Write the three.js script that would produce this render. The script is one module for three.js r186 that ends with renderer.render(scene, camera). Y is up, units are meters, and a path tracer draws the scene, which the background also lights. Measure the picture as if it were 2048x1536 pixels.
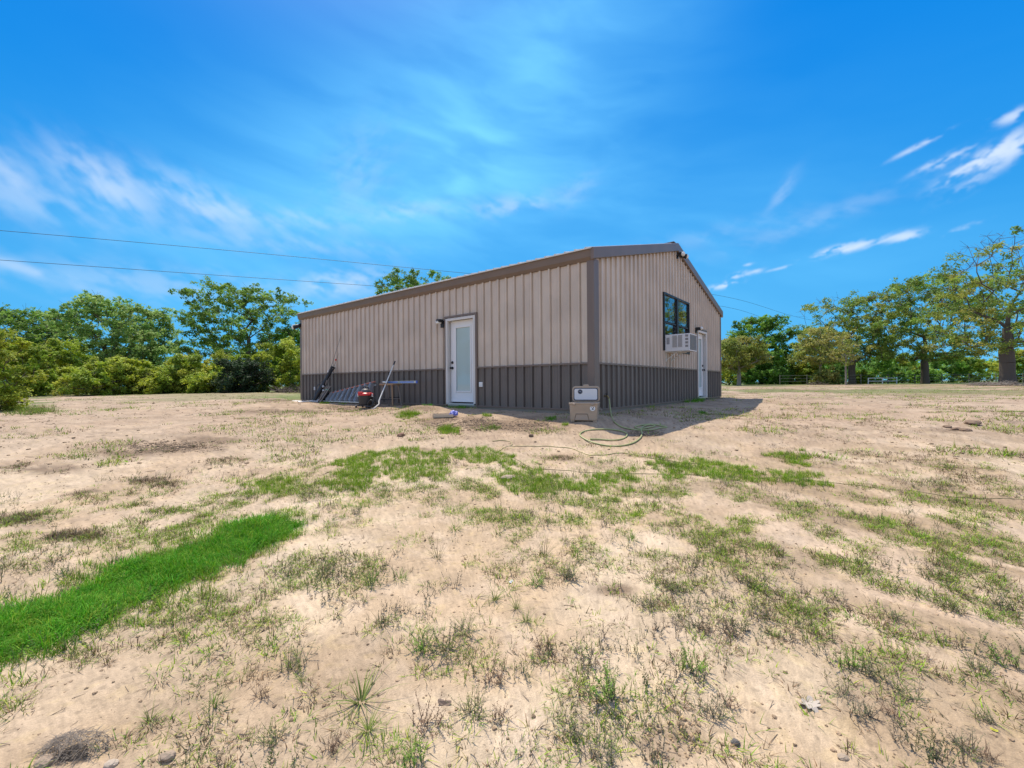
import * as THREE from 'three';
import { mergeGeometries } from 'three/addons/utils/BufferGeometryUtils.js';
import { RoundedBoxGeometry } from 'three/addons/geometries/RoundedBoxGeometry.js';

// ---------- camera ----------
const scene = new THREE.Scene();
const F = 872, ROLL = Math.atan2(14, 1786), CAMY = 0.52;      // focal length in pixels of a 2048 px wide frame
const camera = new THREE.PerspectiveCamera(2 * Math.atan(768 / F) * 180 / Math.PI, 4 / 3, 0.05, 3000);
camera.position.set(0, CAMY, 0);
camera.rotation.set(0, 0, -ROLL);
scene.add(camera);

// ---------- noise ----------
function rng(seed) { let a = seed >>> 0; return () => { a |= 0; a = a + 0x6D2B79F5 | 0; let t = Math.imul(a ^ a >>> 15, 1 | a); t = t + Math.imul(t ^ t >>> 7, 61 | t) ^ t; return ((t ^ t >>> 14) >>> 0) / 4294967296; }; }
const hash2 = (x, y, s = 0) => { let h = Math.imul(x, 374761393) + Math.imul(y, 668265263) + Math.imul(s, 974634541) | 0; h = Math.imul(h ^ h >>> 13, 1274126177); return ((h ^ h >>> 16) >>> 0) / 4294967296; };
function vnoise(x, y, s = 0, per = 0) {
  let xi = Math.floor(x), yi = Math.floor(y); const fx = x - xi, fy = y - yi, u = fx * fx * (3 - 2 * fx), v = fy * fy * (3 - 2 * fy);
  let x1 = xi + 1, y1 = yi + 1; if (per) { xi = ((xi % per) + per) % per; yi = ((yi % per) + per) % per; x1 = ((x1 % per) + per) % per; y1 = ((y1 % per) + per) % per; }
  const a = hash2(xi, yi, s), b = hash2(x1, yi, s), c = hash2(xi, y1, s), d = hash2(x1, y1, s);
  return a + (b - a) * u + (c - a) * v + (a - b - c + d) * u * v;
}
function fbm(x, y, o = 4, s = 0, per = 0) { let f = 0, a = 0.5, n = 0; for (let i = 0; i < o; i++) { f += a * vnoise(x, y, s + i, per); n += a; a *= 0.5; x *= 2; y *= 2; per *= 2; } return f / n; }
const clamp = (x, a = 0, b = 1) => Math.min(b, Math.max(a, x)), mix = (a, b, t) => a + (b - a) * t;
const sstep = (a, b, x) => { const t = clamp((x - a) / (b - a)); return t * t * (3 - 2 * t); };
const D2R = Math.PI / 180;

// ---------- sky ----------
const SUN = new THREE.Vector3(-0.73, 3.4, -1.486).normalize();
{
  const W = 3072, Hh = 1536, data = new Float32Array(W * Hh * 4);
  // wisps of cirrus and small clouds: azimuth, elevation (degrees), size along, size across, tilt, strength, kind
  const px2a = (x, y) => { const dx = (x - 1024) / F, dy = (768 - y) / F; return [Math.atan(dx) / D2R, Math.atan(dy / Math.hypot(1, dx)) / D2R]; };
  const wisps = [
    [50, 385, 6, 2.4, -10, .42, 0], [215, 365, 4.5, 2.4, -24, .8, 0], [400, 400, 6, 2.2, -14, .6, 0], [15, 325, 2.8, 1.6, -30, .45, 0], [560, 435, 9, 1.6, 3, .36, 0], [820, 420, 6, 1.3, 9, .34, 0], [1030, 412, 6, 1.3, 7, .5, 0], [1150, 385, 3.5, 1.6, 30, .22, 0], [720, 350, 7, 3.5, 60, .16, 0],
    [330, 565, 15, 2.2, 2, .34, 0], [690, 562, 6.5, 1.7, 9, .8, 0], [60, 532, 5, .6, -14, .5, 0], [560, 484, 15, 1.4, 2, .25, 0], [1565, 395, 2.6, .8, 58, .3, 0], [1650, 440, 11, 1.2, 12, .2, 0], [1400, 480, 12, 1.3, 6, .14, 0],
    [1680, 504, 1.9, .42, 8, 1.7, 1], [1722, 497, 2.2, .3, 14, 1.1, 1], [1812, 479, 1.3, .42, 4, 1.5, 1], [1770, 487, 2.0, .18, 16, .7, 1], [1640, 517, 1.6, .16, 4, .6, 1], [1450, 574, 1.5, .36, 8, 1.4, 1], [1478, 556, 1.1, .38, 14, 1.4, 1], [1513, 547, .8, .25, 12, 1.0, 1], [1560, 541, 1.4, .14, 8, .7, 1], [1497, 533, .6, .16, 4, .7, 1],
    [1945, 340, 2.2, .55, 26, 1.6, 1], [2000, 310, 2.4, .7, 30, 1.5, 1], [2060, 290, 2.4, .7, 28, 1.4, 1], [1905, 326, 1.5, .45, 14, 1.3, 1], [1865, 335, 1.5, .25, 20, .7, 1], [1840, 299, 1.9, .22, 15, 1.1, 1], [2030, 240, 1.0, .45, 6, 1.3, 1], [1930, 463, 1.2, .22, 14, .6, 1], [1975, 356, 2.6, .6, 28, .5, 1],
  ].map(w => [...px2a(w[0], w[1]), ...w.slice(2)]);
  const banks = [[-36, 15, 15, 6, .34], [-24, 21, 13, 7, .42], [-12, 27, 13, 8, .50], [0, 33, 13, 8, .46], [9, 40, 11, 8, .34], [-6, 22, 18, 8, .30], [18, 20, 20, 8, .30], [30, 12, 20, 5, .26], [-20, 9, 30, 5, .25], [2, 52, 16, 12, .34]];      // soft banks of the veil: azimuth, elevation, half sizes, strength
  for (let j = 0; j < Hh; j++) {
    const el = ((j + .5) / Hh - .5) * 180;
    for (let i = 0; i < W; i++) {
      let az = ((i + .5) / W - .25) * 360; if (az > 180) az -= 360;
      const ce = Math.cos(el * D2R), dx = Math.sin(az * D2R) * ce, dy = Math.sin(el * D2R), dz = -Math.cos(az * D2R) * ce;
      const e = Math.max(el, 0), cs = dx * SUN.x + dy * SUN.y + dz * SUN.z, ang = Math.acos(clamp(cs, -1, 1)) / D2R;
      const h = Math.exp(-e / 15);
      if (el < -9) { const o = (j * W + i) * 4; data[o] = .32; data[o + 1] = .29; data[o + 2] = .25; data[o + 3] = 1; continue; }
      let r = .001 + .15 * Math.pow(h, 1.7), g = .168 + .33 * h, b = .64 + .17 * h;
      // veil of thin high cloud, streaked in the plane it lies in; unseen part added
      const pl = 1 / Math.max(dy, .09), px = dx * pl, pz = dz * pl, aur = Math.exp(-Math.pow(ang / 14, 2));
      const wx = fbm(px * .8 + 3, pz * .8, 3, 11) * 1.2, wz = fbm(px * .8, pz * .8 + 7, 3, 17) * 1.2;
      const v = fbm(px * .7 + wx + 9, pz * .9 + wz, 6, 23), away = sstep(55, 85, Math.abs(az) + Math.max(0, el - 42));  // away: whiter veil out of frame, added to neutralise the blue shade
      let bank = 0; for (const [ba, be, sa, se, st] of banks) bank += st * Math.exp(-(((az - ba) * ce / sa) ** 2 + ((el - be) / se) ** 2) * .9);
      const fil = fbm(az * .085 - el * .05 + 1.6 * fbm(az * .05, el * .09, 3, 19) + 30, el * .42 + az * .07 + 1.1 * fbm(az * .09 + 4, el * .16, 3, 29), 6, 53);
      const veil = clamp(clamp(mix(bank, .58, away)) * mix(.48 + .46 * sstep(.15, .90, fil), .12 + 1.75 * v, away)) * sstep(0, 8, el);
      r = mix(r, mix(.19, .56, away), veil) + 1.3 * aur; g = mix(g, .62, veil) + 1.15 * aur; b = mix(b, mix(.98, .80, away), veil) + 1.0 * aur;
      let a = 0;
      if (el > -2 && el < 60) for (const w of wisps) {
        const da = (az - w[0]) * ce, de = el - w[1]; if (Math.abs(da) > w[2] * 2.6 || Math.abs(de) > w[2] * 2.6) continue;
        const c = Math.cos(w[4] * D2R), s = Math.sin(w[4] * D2R), u = (da * c + de * s) / w[2], q = (-da * s + de * c) / w[3];
        const m = Math.exp(-(u * u + q * q) * 1.4); if (m < .01) continue;
        const U = da * c + de * s, Q = -da * s + de * c;
        const n = w[6] ? fbm(U * 1.1 + w[0] + .8 * fbm(U * 2.4, Q * 3, 3, 41), Q * 2.4 + .8 * fbm(U * 2.1 + 5, Q * 3, 3, 43), 6, 31) : .5 * fbm(U * .55 + w[0] + 5, Q * .9 + 2 + .8 * fbm(U * .5, Q * .6, 3, 15), 6, 47) + .5 * fbm((U * .9 - Q * .44) * .42 + w[0] + 1.5 * fbm(U * .35 + 3, Q * .35, 3, 5), (Q * .9 + U * .44) * 1.4 + .9 * fbm(U * .7, Q * .7 + 8, 3, 7), 6, 37);
        a += w[5] * m * (w[6] ? sstep(.40, .74, n + m * .16) : sstep(.36, .76, n + m * .10)) * (w[6] ? 1 : .95);
      }
      a = 1 - Math.exp(-a * 1.0);
      r = mix(r, .62, a); g = mix(g, .72, a); b = mix(b, .86, a);
      if (el < 0) { const k = sstep(0, -6, el); r = mix(r, .32, k); g = mix(g, .29, k); b = mix(b, .25, k); }
      const o = (j * W + i) * 4; data[o] = r; data[o + 1] = g; data[o + 2] = b; data[o + 3] = 1;
    }
  }
  const t = new THREE.DataTexture(data, W, Hh, THREE.RGBAFormat, THREE.FloatType);
  t.mapping = THREE.EquirectangularReflectionMapping; t.magFilter = t.minFilter = THREE.LinearFilter; t.wrapS = THREE.RepeatWrapping; t.needsUpdate = true;
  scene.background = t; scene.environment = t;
}
const sun = new THREE.DirectionalLight(new THREE.Color().setRGB(1, .90, .75), 4.5);
sun.position.copy(SUN).multiplyScalar(80); sun.target.position.set(0, 0, -10); sun.position.add(sun.target.position); scene.add(sun, sun.target);
sun.castShadow = true; sun.shadow.mapSize.set(4096, 4096); Object.assign(sun.shadow.camera, { left: -60, right: 60, top: 60, bottom: -60, near: 1, far: 250 });
const renderer = new THREE.WebGLRenderer({ antialias: true });
renderer.toneMapping = THREE.LinearToneMapping; renderer.toneMappingExposure = 1.25;
renderer.shadowMap.enabled = true; renderer.setSize(1024, 768);

// ---------- small helpers ----------
const names = new Map();
function numbered(n) { const k = names.get(n) || 0; names.set(n, k + 1); return k ? `${n}_${String(k).padStart(3, '0')}` : n; }
const lin = (r, g, b) => new THREE.Color().setRGB(r, g, b);
const mat = (c, roughness = .8, o = {}) => new THREE.MeshStandardMaterial({ color: lin(...c), roughness, side: THREE.DoubleSide, ...o });
const phys = (c, roughness, o = {}) => new THREE.MeshPhysicalMaterial({ color: lin(...c), roughness, side: THREE.DoubleSide, ...o });
function shade(o) { o.traverse(m => { if (m.isMesh) { m.castShadow = true; m.receiveShadow = true; } }); return o; }
function thing(name, label, category, [x, y, z] = [0, 0, 0], turn = 0, group) { const o = new THREE.Group(); o.name = numbered(name); o.position.set(x, y, z); o.rotation.y = turn; o.userData = { label, category }; if (group) o.userData.group = group; scene.add(o); return o; }
function part(name, geo, m, parent) { const o = new THREE.Mesh(Array.isArray(geo) ? merge(geo) : geo, m); o.name = name; o.castShadow = o.receiveShadow = true; parent.add(o); return o; }
function single(name, geo, m, label, category, group) { const o = new THREE.Mesh(Array.isArray(geo) ? merge(geo) : geo, m); o.name = numbered(name); o.castShadow = o.receiveShadow = true; o.userData = { label, category }; if (group) o.userData.group = group; scene.add(o); return o; }
function merge(a) { a = a.map(g => { const n = g.index ? g.toNonIndexed() : g.clone(); for (const k of Object.keys(n.attributes)) if (!['position', 'normal', 'uv'].includes(k)) n.deleteAttribute(k); if (!n.attributes.uv) n.setAttribute('uv', new THREE.BufferAttribute(new Float32Array(n.attributes.position.count * 2), 2)); return n; }); return mergeGeometries(a); }
const box = (w, h, d, x = 0, y = 0, z = 0) => new THREE.BoxGeometry(w, h, d).translate(x, y, z);
const rbox = (w, h, d, r, x = 0, y = 0, z = 0) => new RoundedBoxGeometry(w, h, d, 2, r).translate(x, y, z);
const V = (x, y, z) => new THREE.Vector3(x, y, z);
function rod(a, b, r0, r1 = r0, n = 8) { const d = b.clone().sub(a), g = new THREE.CylinderGeometry(r1, r0, d.length(), n); g.applyQuaternion(new THREE.Quaternion().setFromUnitVectors(V(0, 1, 0), d.clone().normalize())); return g.translate(...a.clone().add(b).multiplyScalar(.5).toArray()); }
const tube = (pts, r, seg = 60, n = 7) => new THREE.TubeGeometry(new THREE.CatmullRomCurve3(pts), seg, r, n, false);

// ---------- where things stand ----------
const CX = 1.55, CZ = -8.28, TH = Math.atan2(.779, .627), BW = 9.38, BL = 11.62;    // near corner of the building, its turn, gable width, side length
const toLocal = (x, z) => { const dx = x - CX, dz = z - CZ, c = Math.cos(TH), s = Math.sin(TH); return [dx * c - dz * s, dx * s + dz * c]; };
const toWorld = (lx, lz) => { const c = Math.cos(TH), s = Math.sin(TH); return [CX + lx * c + lz * s, CZ - lx * s + lz * c]; };
const prof = [[-400, -.75], [0, -.75], [2, -.70], [4, -.58], [6, -.42], [7, -.31], [8, -.21], [10, -.10], [15, -.03], [25, .13], [40, .22], [90, .22], [900, .1]];
function profile(d) { for (let i = 1; i < prof.length; i++) if (d < prof[i][0]) { const [a, b] = [prof[i - 1], prof[i]]; return mix(a[1], b[1], sstep2((d - a[0]) / (b[0] - a[0]))); } return .1; }
const sstep2 = t => t * .6 + .4 * t * t * (3 - 2 * t);
const bumps = [[-.5, 8.35, .5, .15], [-1.9, 9.8, .7, .15], [.1, 7.7, .35, .07], [-3.0, 11.2, .8, .05], [.85, 7.15, .4, .06], [2.5, 6.5, .5, .07], [3.6, 7.0, .7, .05], [-9, 14, 3, .10], [-14, 20, 4, .12], [.5, 5.2, .5, -.03]];
function ground(x, z) {
  const d = -z; let h = profile(d + .0 * x);
  for (const [bx, bd, s, a] of bumps) { const q = ((x - bx) ** 2 + (d - bd) ** 2) / (s * s); if (q < 9) h += a * Math.exp(-q); }
  const r = Math.hypot(x, d), near = 1 - sstep(14, 40, r);
  h += (fbm(x * .55 + 40, z * .55, 3, 51) - .5) * .10 * (near * .8 + .2);
  if (r < 45) { h += (fbm(x * 2.3, z * 2.3, 3, 61) - .5) * .06 * near; h += (fbm(x * 8, z * 8, 3, 71) - .5) * .020 * (1 - sstep(7, 20, r)); }
  const [lx, lz] = toLocal(x, z), ox = Math.max(-lx, lx - BW), oz = Math.max(-BL - lz, lz), out = Math.hypot(Math.max(ox, 0), Math.max(oz, 0));
  if (ox < 0 && oz < 0) return Math.max(-.3, -.05 + .8 * Math.max(ox, oz));
  const k = 1 - sstep(.1, 1.3, out); return mix(h, Math.min(h, -.02) * .28 - .012, k * .92);
}
function rayDir(px, py) { const x = px - 1024, y = py - 768, c = Math.cos(ROLL), s = Math.sin(ROLL); return [(x * c - y * s) / F, -(x * s + y * c) / F]; }
function at(px, py, d) { const [u, v] = rayDir(px, py); return V(u * d, CAMY + v * d, -d); }
function G(px, py, lift = 0) { const [u, v] = rayDir(px, py); let d = .8, p = d; for (; d < 300; d *= 1.01) { if (CAMY + v * d < ground(u * d, -d)) break; p = d; } let a = p, b = d; for (let i = 0; i < 18; i++) { const m = (a + b) / 2; if (CAMY + v * m < ground(u * m, -m)) b = m; else a = m; } return V(u * b, ground(u * b, -b) + lift, -b); }
function toPix(x, y, z) { const d = -z; if (d < .3) return [-9999, -9999]; const X = x / d * F, Y = -(y - CAMY) / d * F, c = Math.cos(ROLL), s = Math.sin(ROLL); return [1024 + X * c + Y * s, 768 - X * s + Y * c]; }
const inPoly = (p, x, y) => { let c = false; for (let i = 0, j = p.length - 1; i < p.length; j = i++) { const [xi, yi] = p[i], [xj, yj] = p[j]; if ((yi > y) !== (yj > y) && x < (xj - xi) * (y - yi) / (yj - yi) + xi) c = !c; } return c; };
const wpoly = p => p.map(([x, y]) => { const g = G(x, y); return [g.x, g.z]; });

// where grass grows on the sand (world outlines)
const LUSH = wpoly([[-260, 1330], [0, 1222], [100, 1190], [250, 1135], [350, 1092], [430, 1078], [500, 1040], [560, 1036], [588, 1042], [570, 1064], [500, 1098], [430, 1130], [330, 1168], [220, 1232], [100, 1292], [0, 1342], [-200, 1450]]);
const BRIGHT = [[[690, 915], [780, 900], [860, 898], [900, 915], [880, 960], [800, 965], [720, 980], [640, 975]], [[890, 900], [960, 895], [1020, 915], [1030, 945], [950, 925], [900, 912]], [[985, 945], [1080, 935], [1150, 955], [1260, 940], [1290, 960], [1210, 985], [1110, 995], [1040, 985], [985, 970]], [[1300, 930], [1400, 920], [1560, 945], [1680, 955], [1650, 975], [1480, 960], [1340, 955]], [[1550, 915], [1600, 905], [1640, 930], [1580, 935]], [[480, 975], [560, 950], [600, 960], [560, 985], [500, 995]], [[870, 862], [900, 850], [930, 860], [900, 872]], [[790, 825], [820, 818], [850, 828], [815, 840]]].map(wpoly);
function grassAt(x, z) {         // [lush, bright, sparse] 0..1
  if (z > -.5) return [0, 0, .15];
  const wx = x + (fbm(x * 5, z * 5, 3, 91) - .5) * .55, wz = z + (fbm(x * 5, z * 5, 3, 97) - .5) * .55;
  const lush = inPoly(LUSH, wx, wz) ? 1 : 0; let bright = 0; for (const p of BRIGHT) if (inPoly(p, wx, wz)) bright = 1;
  const [px, py] = toPix(x, profile(-z), z), d = -z;
  let s = sstep(880, 985, py + (px - 1024) * .02 - (px > 1500 ? 40 : 0) + (px < 600 ? -(600 - px) * .14 : 0)) * (1 - sstep(1180, 1400, py) * .55);
  s *= 1 - .75 * Math.exp(-(((x + .45) / .45) ** 2 + ((d - 2.35) / .8) ** 2));
  s *= 1 - .7 * Math.exp(-(((x - .75) / .35) ** 2 + ((d - 2.0) / .5) ** 2));
  const n = fbm(x * 1.25 + 7, z * 1.25, 4, 101), f = fbm(x * 4.2, z * 4.2, 3, 111);
  s *= sstep(.38, .64, n) * .55 + .45; s *= sstep(.40, .60, f) * (.25 + .75 * sstep(.38, .6, fbm(x * 11, z * 11, 2, 113)));
  if (d > 9) s = sstep(.55, .7, n) * .35;
  return [lush, bright * sstep(.30, .5, f), clamp(s)];
}

// ---------- ground ----------
function noiseTex(n, fn, srgb) { const d = new Uint8Array(n * n * 4); for (let j = 0; j < n; j++) for (let i = 0; i < n; i++) { const c = fn(i / n, j / n), o = (j * n + i) * 4; for (let k = 0; k < 3; k++) d[o + k] = clamp(c[k]) * 255; d[o + 3] = 255; } const t = new THREE.DataTexture(d, n, n); t.wrapS = t.wrapT = THREE.RepeatWrapping; t.magFilter = t.minFilter = THREE.LinearFilter; if (srgb) t.colorSpace = THREE.SRGBColorSpace; t.needsUpdate = true; return t; }
{
  const NA = 520, NB = 70, rings = 470, R0 = .45, R1 = 900, half = 63 * D2R;
  const ang = []; for (let i = 0; i <= NA; i++) ang.push(-half + 2 * half * i / NA); for (let i = 1; i < NB; i++) ang.push(half + (2 * Math.PI - 2 * half) * i / NB);
  const N = ang.length, pos = [0, ground(0, 0), 0], col = [.6, .47, .33], uv = [0, 0], idx = [];
  const soil = [[340, 893, 90, 12], [250, 905, 60, 9], [420, 880, 70, 8], [190, 985, 60, 10], [90, 935, 80, 10], [60, 1040, 90, 14], [140, 1070, 60, 10], [310, 965, 50, 9], [960, 848, 38, 12], [930, 838, 26, 8], [700, 815, 60, 7], [1120, 916, 40, 6], [1560, 912, 40, 7], [1340, 1490, 60, 34], [1930, 862, 60, 6], [560, 800, 60, 5], [560, 822, 90, 5], [1230, 1180, 40, 10], [850, 900, 25, 4], [1050, 850, 80, 14], [890, 842, 70, 12], [820, 818, 60, 7], [1290, 868, 30, 6]];
  for (let k = 0; k < rings; k++) {
    const r = R0 * Math.pow(R1 / R0, k / (rings - 1));
    for (let i = 0; i < N; i++) {
      const x = Math.sin(ang[i]) * r, z = -Math.cos(ang[i]) * r, d = -z, y = ground(x, z);
      pos.push(x, y, z); uv.push(x / 2.6, z / 2.6);
      const [px, py] = toPix(x, y, z);
      const n1 = fbm(x * .35 + 5, z * .35, 4, 121), n2 = fbm(x * 1.4, z * 1.4 + 3, 4, 131), n3 = fbm(x * 6, z * 6, 3, 141), n4 = fbm(x * .9 + z * .25, z * 3.4, 4, 151);
      let c = [.585, .458, .315];
      const tint = (t, a) => { c = [mix(c[0], t[0], a), mix(c[1], t[1], a), mix(c[2], t[2], a)]; };
      tint([.46, .325, .20], sstep(.40, .66, n2) * .62);
      tint([.53, .385, .27], sstep(.4, .7, n1) * .6);
      tint([.67, .535, .405], sstep(.52, .72, n3) * .30);
      tint([.42, .31, .22], sstep(4, 8, d) * .66); tint([.40, .29, .185], sstep(.46, .62, fbm(x * .7 + 20, z * .7, 3, 125)) * (1 - sstep(2, 3.4, d)) * .55);
      const rt = d > 4 ? sstep(.50, .66, n4) * sstep(4, 12, d) : 0; tint([.40, .28, .19], rt * (px > 1000 ? .62 : .48));
      if (d > 3.5) tint([.33, .235, .16], sstep(.585, .66, fbm(x * 1.5 + z * .5, z * 5.2 - x * .7, 4, 155)) * sstep(3.5, 8, d) * .55);  // shading of shallow ripples, painted into the colour as dark streaks
      const tracks = Math.abs(Math.sin((x * .55 + z * 1.6) * 2.1 + n2 * 5)); if (d < 7) tint([.44, .33, .22], sstep(.86, 1, tracks) * .25 * sstep(.45, .6, n1));
      let s = 0; for (const [sx, sy, a, b] of soil) s = Math.max(s, Math.exp(-(((px - sx) / a) ** 2 + ((py - sy) / b) ** 2)));
      tint([.20, .135, .085], clamp(s * 1.7) * sstep(.32, .56, n3 * .5 + n4 * .5) * .85);
      // damp, browner sand to the right of the tracks
      tint([.36, .26, .16], sstep(.44, .6, fbm(x * .9 + z * .9, (z - x) * 2.6, 4, 161)) * sstep(.2, 2.4, x - (d - 1.2) * .15) * (1 - sstep(4, 9, d)) * .95);
      if (d > 11) {                                   // turf and weeds too far away to tell the blades apart
        const t = fbm(x * .25 + 3, z * .42, 4, 171), right = px > 1000;
        if (right) { tint([.24, .165, .085], sstep(9, 20, d) * sstep(.42, .62, fbm(x * .5, z * 1.5, 4, 181)) * .8); tint([.15, .18, .045], sstep(14, 20, d) * sstep(.44, .58, t) * (d < 24 || d > 30 ? .75 : .2)); if (d > 42) tint([.12, .19, .03], sstep(42, 45, d) * .9); }
        else { tint([.14, .17, .04], sstep(.50, .62, t) * .45); if (d > 21) tint([.14, .19, .04], sstep(21, 24.5, d) * .85); if (px < 130 && d > 8) tint([.13, .18, .04], sstep(.4, .55, n2) * .8 * (1 - sstep(90, 130, px))); }
        tint([.13, .19, .035], .8 * sstep(15.6, 17.2, d + (n2 - .5) * 3) * sstep(-11.5, -9.5, x + (n2 - .5) * 3) * sstep(-3, -5, x));
        if (d > 70) tint([.10, .13, .04], .9);
      }
      const g = .86 + .28 * hash2(Math.round(x * 90), Math.round(z * 90), 5) * (d < 8 ? 1 : .6) + (d < 8 ? 0 : .06);
      col.push(c[0] * g, c[1] * g, c[2] * g);
    }
  }
  for (let i = 0; i < N; i++) idx.push(0, 1 + (i + 1) % N, 1 + i);
  for (let k = 0; k < rings - 1; k++) for (let i = 0; i < N; i++) { const a = 1 + k * N + i, b = 1 + k * N + (i + 1) % N, c = a + N, d = b + N; idx.push(a, b, c, b, d, c); }
  const g = new THREE.BufferGeometry(); g.setAttribute('position', new THREE.Float32BufferAttribute(pos, 3)); g.setAttribute('color', new THREE.Float32BufferAttribute(col, 3)); g.setAttribute('uv', new THREE.Float32BufferAttribute(uv, 2)); g.setIndex(idx); g.computeVertexNormals();
  const sandC = noiseTex(1024, (u, v) => { const a = fbm(u * 8, v * 8, 5, 201, 8), b = hash2(Math.floor(u * 1024), Math.floor(v * 1024), 3), p = fbm(u * 90, v * 90, 2, 211, 90), w = fbm(u * 40, v * 40, 3, 215, 40); let s = .92 + (a - .5) * .16 + (b - .5) * .14; const sp = 1 - .10 * sstep(.66, .8, p), wh = 1 + .03 * sstep(.6, .75, w); return [s * sp * wh, s * sp * wh * .995, s * sp * .985]; }, true);
  const sandB = noiseTex(1024, (u, v) => { const a = fbm(u * 10, v * 10, 5, 221, 10), b = fbm(u * 70, v * 70, 3, 231, 70), c = hash2(Math.floor(u * 512), Math.floor(v * 512), 9); const h = a * .55 + b * .35 + c * .1; return [h, h, h]; });
  const m = new THREE.MeshStandardMaterial({ vertexColors: true, map: sandC, bumpMap: sandB, bumpScale: .014, roughness: 1 });
  const o = new THREE.Mesh(g, m); o.name = 'ground'; o.receiveShadow = o.castShadow = true; o.userData = { kind: 'structure', label: 'sandy ground with sparse grass', category: 'ground' }; scene.add(o);
}

// ---------- materials ----------
const flake = noiseTex(256, (u, v) => { const a = fbm(u * 3, v * 3, 5, 301, 3), b = hash2(Math.floor(u * 256), Math.floor(v * 256), 4); const s = .93 + (a - .5) * .10 + (b - .5) * .03; return [s, s, s * .995]; }, true);
const M = {
  tan: [0, 1, 2].map(i => mat([[.685, .56, .452], [.67, .545, .44], [.70, .575, .464]][i], .42, { map: flake })),
  brown: [0, 1, 2].map(i => mat([[.175, .143, .122], [.167, .136, .116], [.183, .149, .128]][i], .42, { map: flake })),
  trim: mat([.205, .148, .118], .4, { map: flake }), galv: mat([.68, .68, .67], .4, { metalness: .2 }), inside: mat([.30, .29, .28], .9), concrete: mat([.30, .26, .21], .95),
  white: mat([.80, .79, .78], .45), jamb: mat([.74, .70, .66], .6, { map: flake }), black: mat([.018, .018, .02], .45), darkMetal: mat([.03, .03, .032], .4, { metalness: .4 }), alu: mat([.62, .64, .67], .34, { metalness: .75 }),
  ladderRail: mat([.58, .20, .14], .5), red: mat([.55, .018, .02], .35), wood: mat([.33, .21, .12], .8), greyWood: mat([.26, .22, .19], .9), steel: mat([.42, .41, .40], .45, { metalness: .6 }),
  blind: mat([.62, .70, .68], .65), glass: phys([1, 1, 1], .02, { transmission: 1, thickness: 0, ior: 2.3, specularIntensity: 1 }), paneGloss: phys([.42, .52, .50], .35, { clearcoat: 1, clearcoatRoughness: .03 }),
  lens: mat([.75, .74, .70], .3), cooler: mat([.48, .36, .26], .55, { map: flake }), coolerIn: mat([.70, .68, .68], .4), gasket: mat([.06, .07, .10], .7), hose: mat([.34, .36, .15], .5), cord: mat([.42, .36, .17], .6), blue: mat([.10, .16, .55], .6), paper: mat([.70, .68, .66], .8), card: mat([.46, .37, .26], .9),
};

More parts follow.
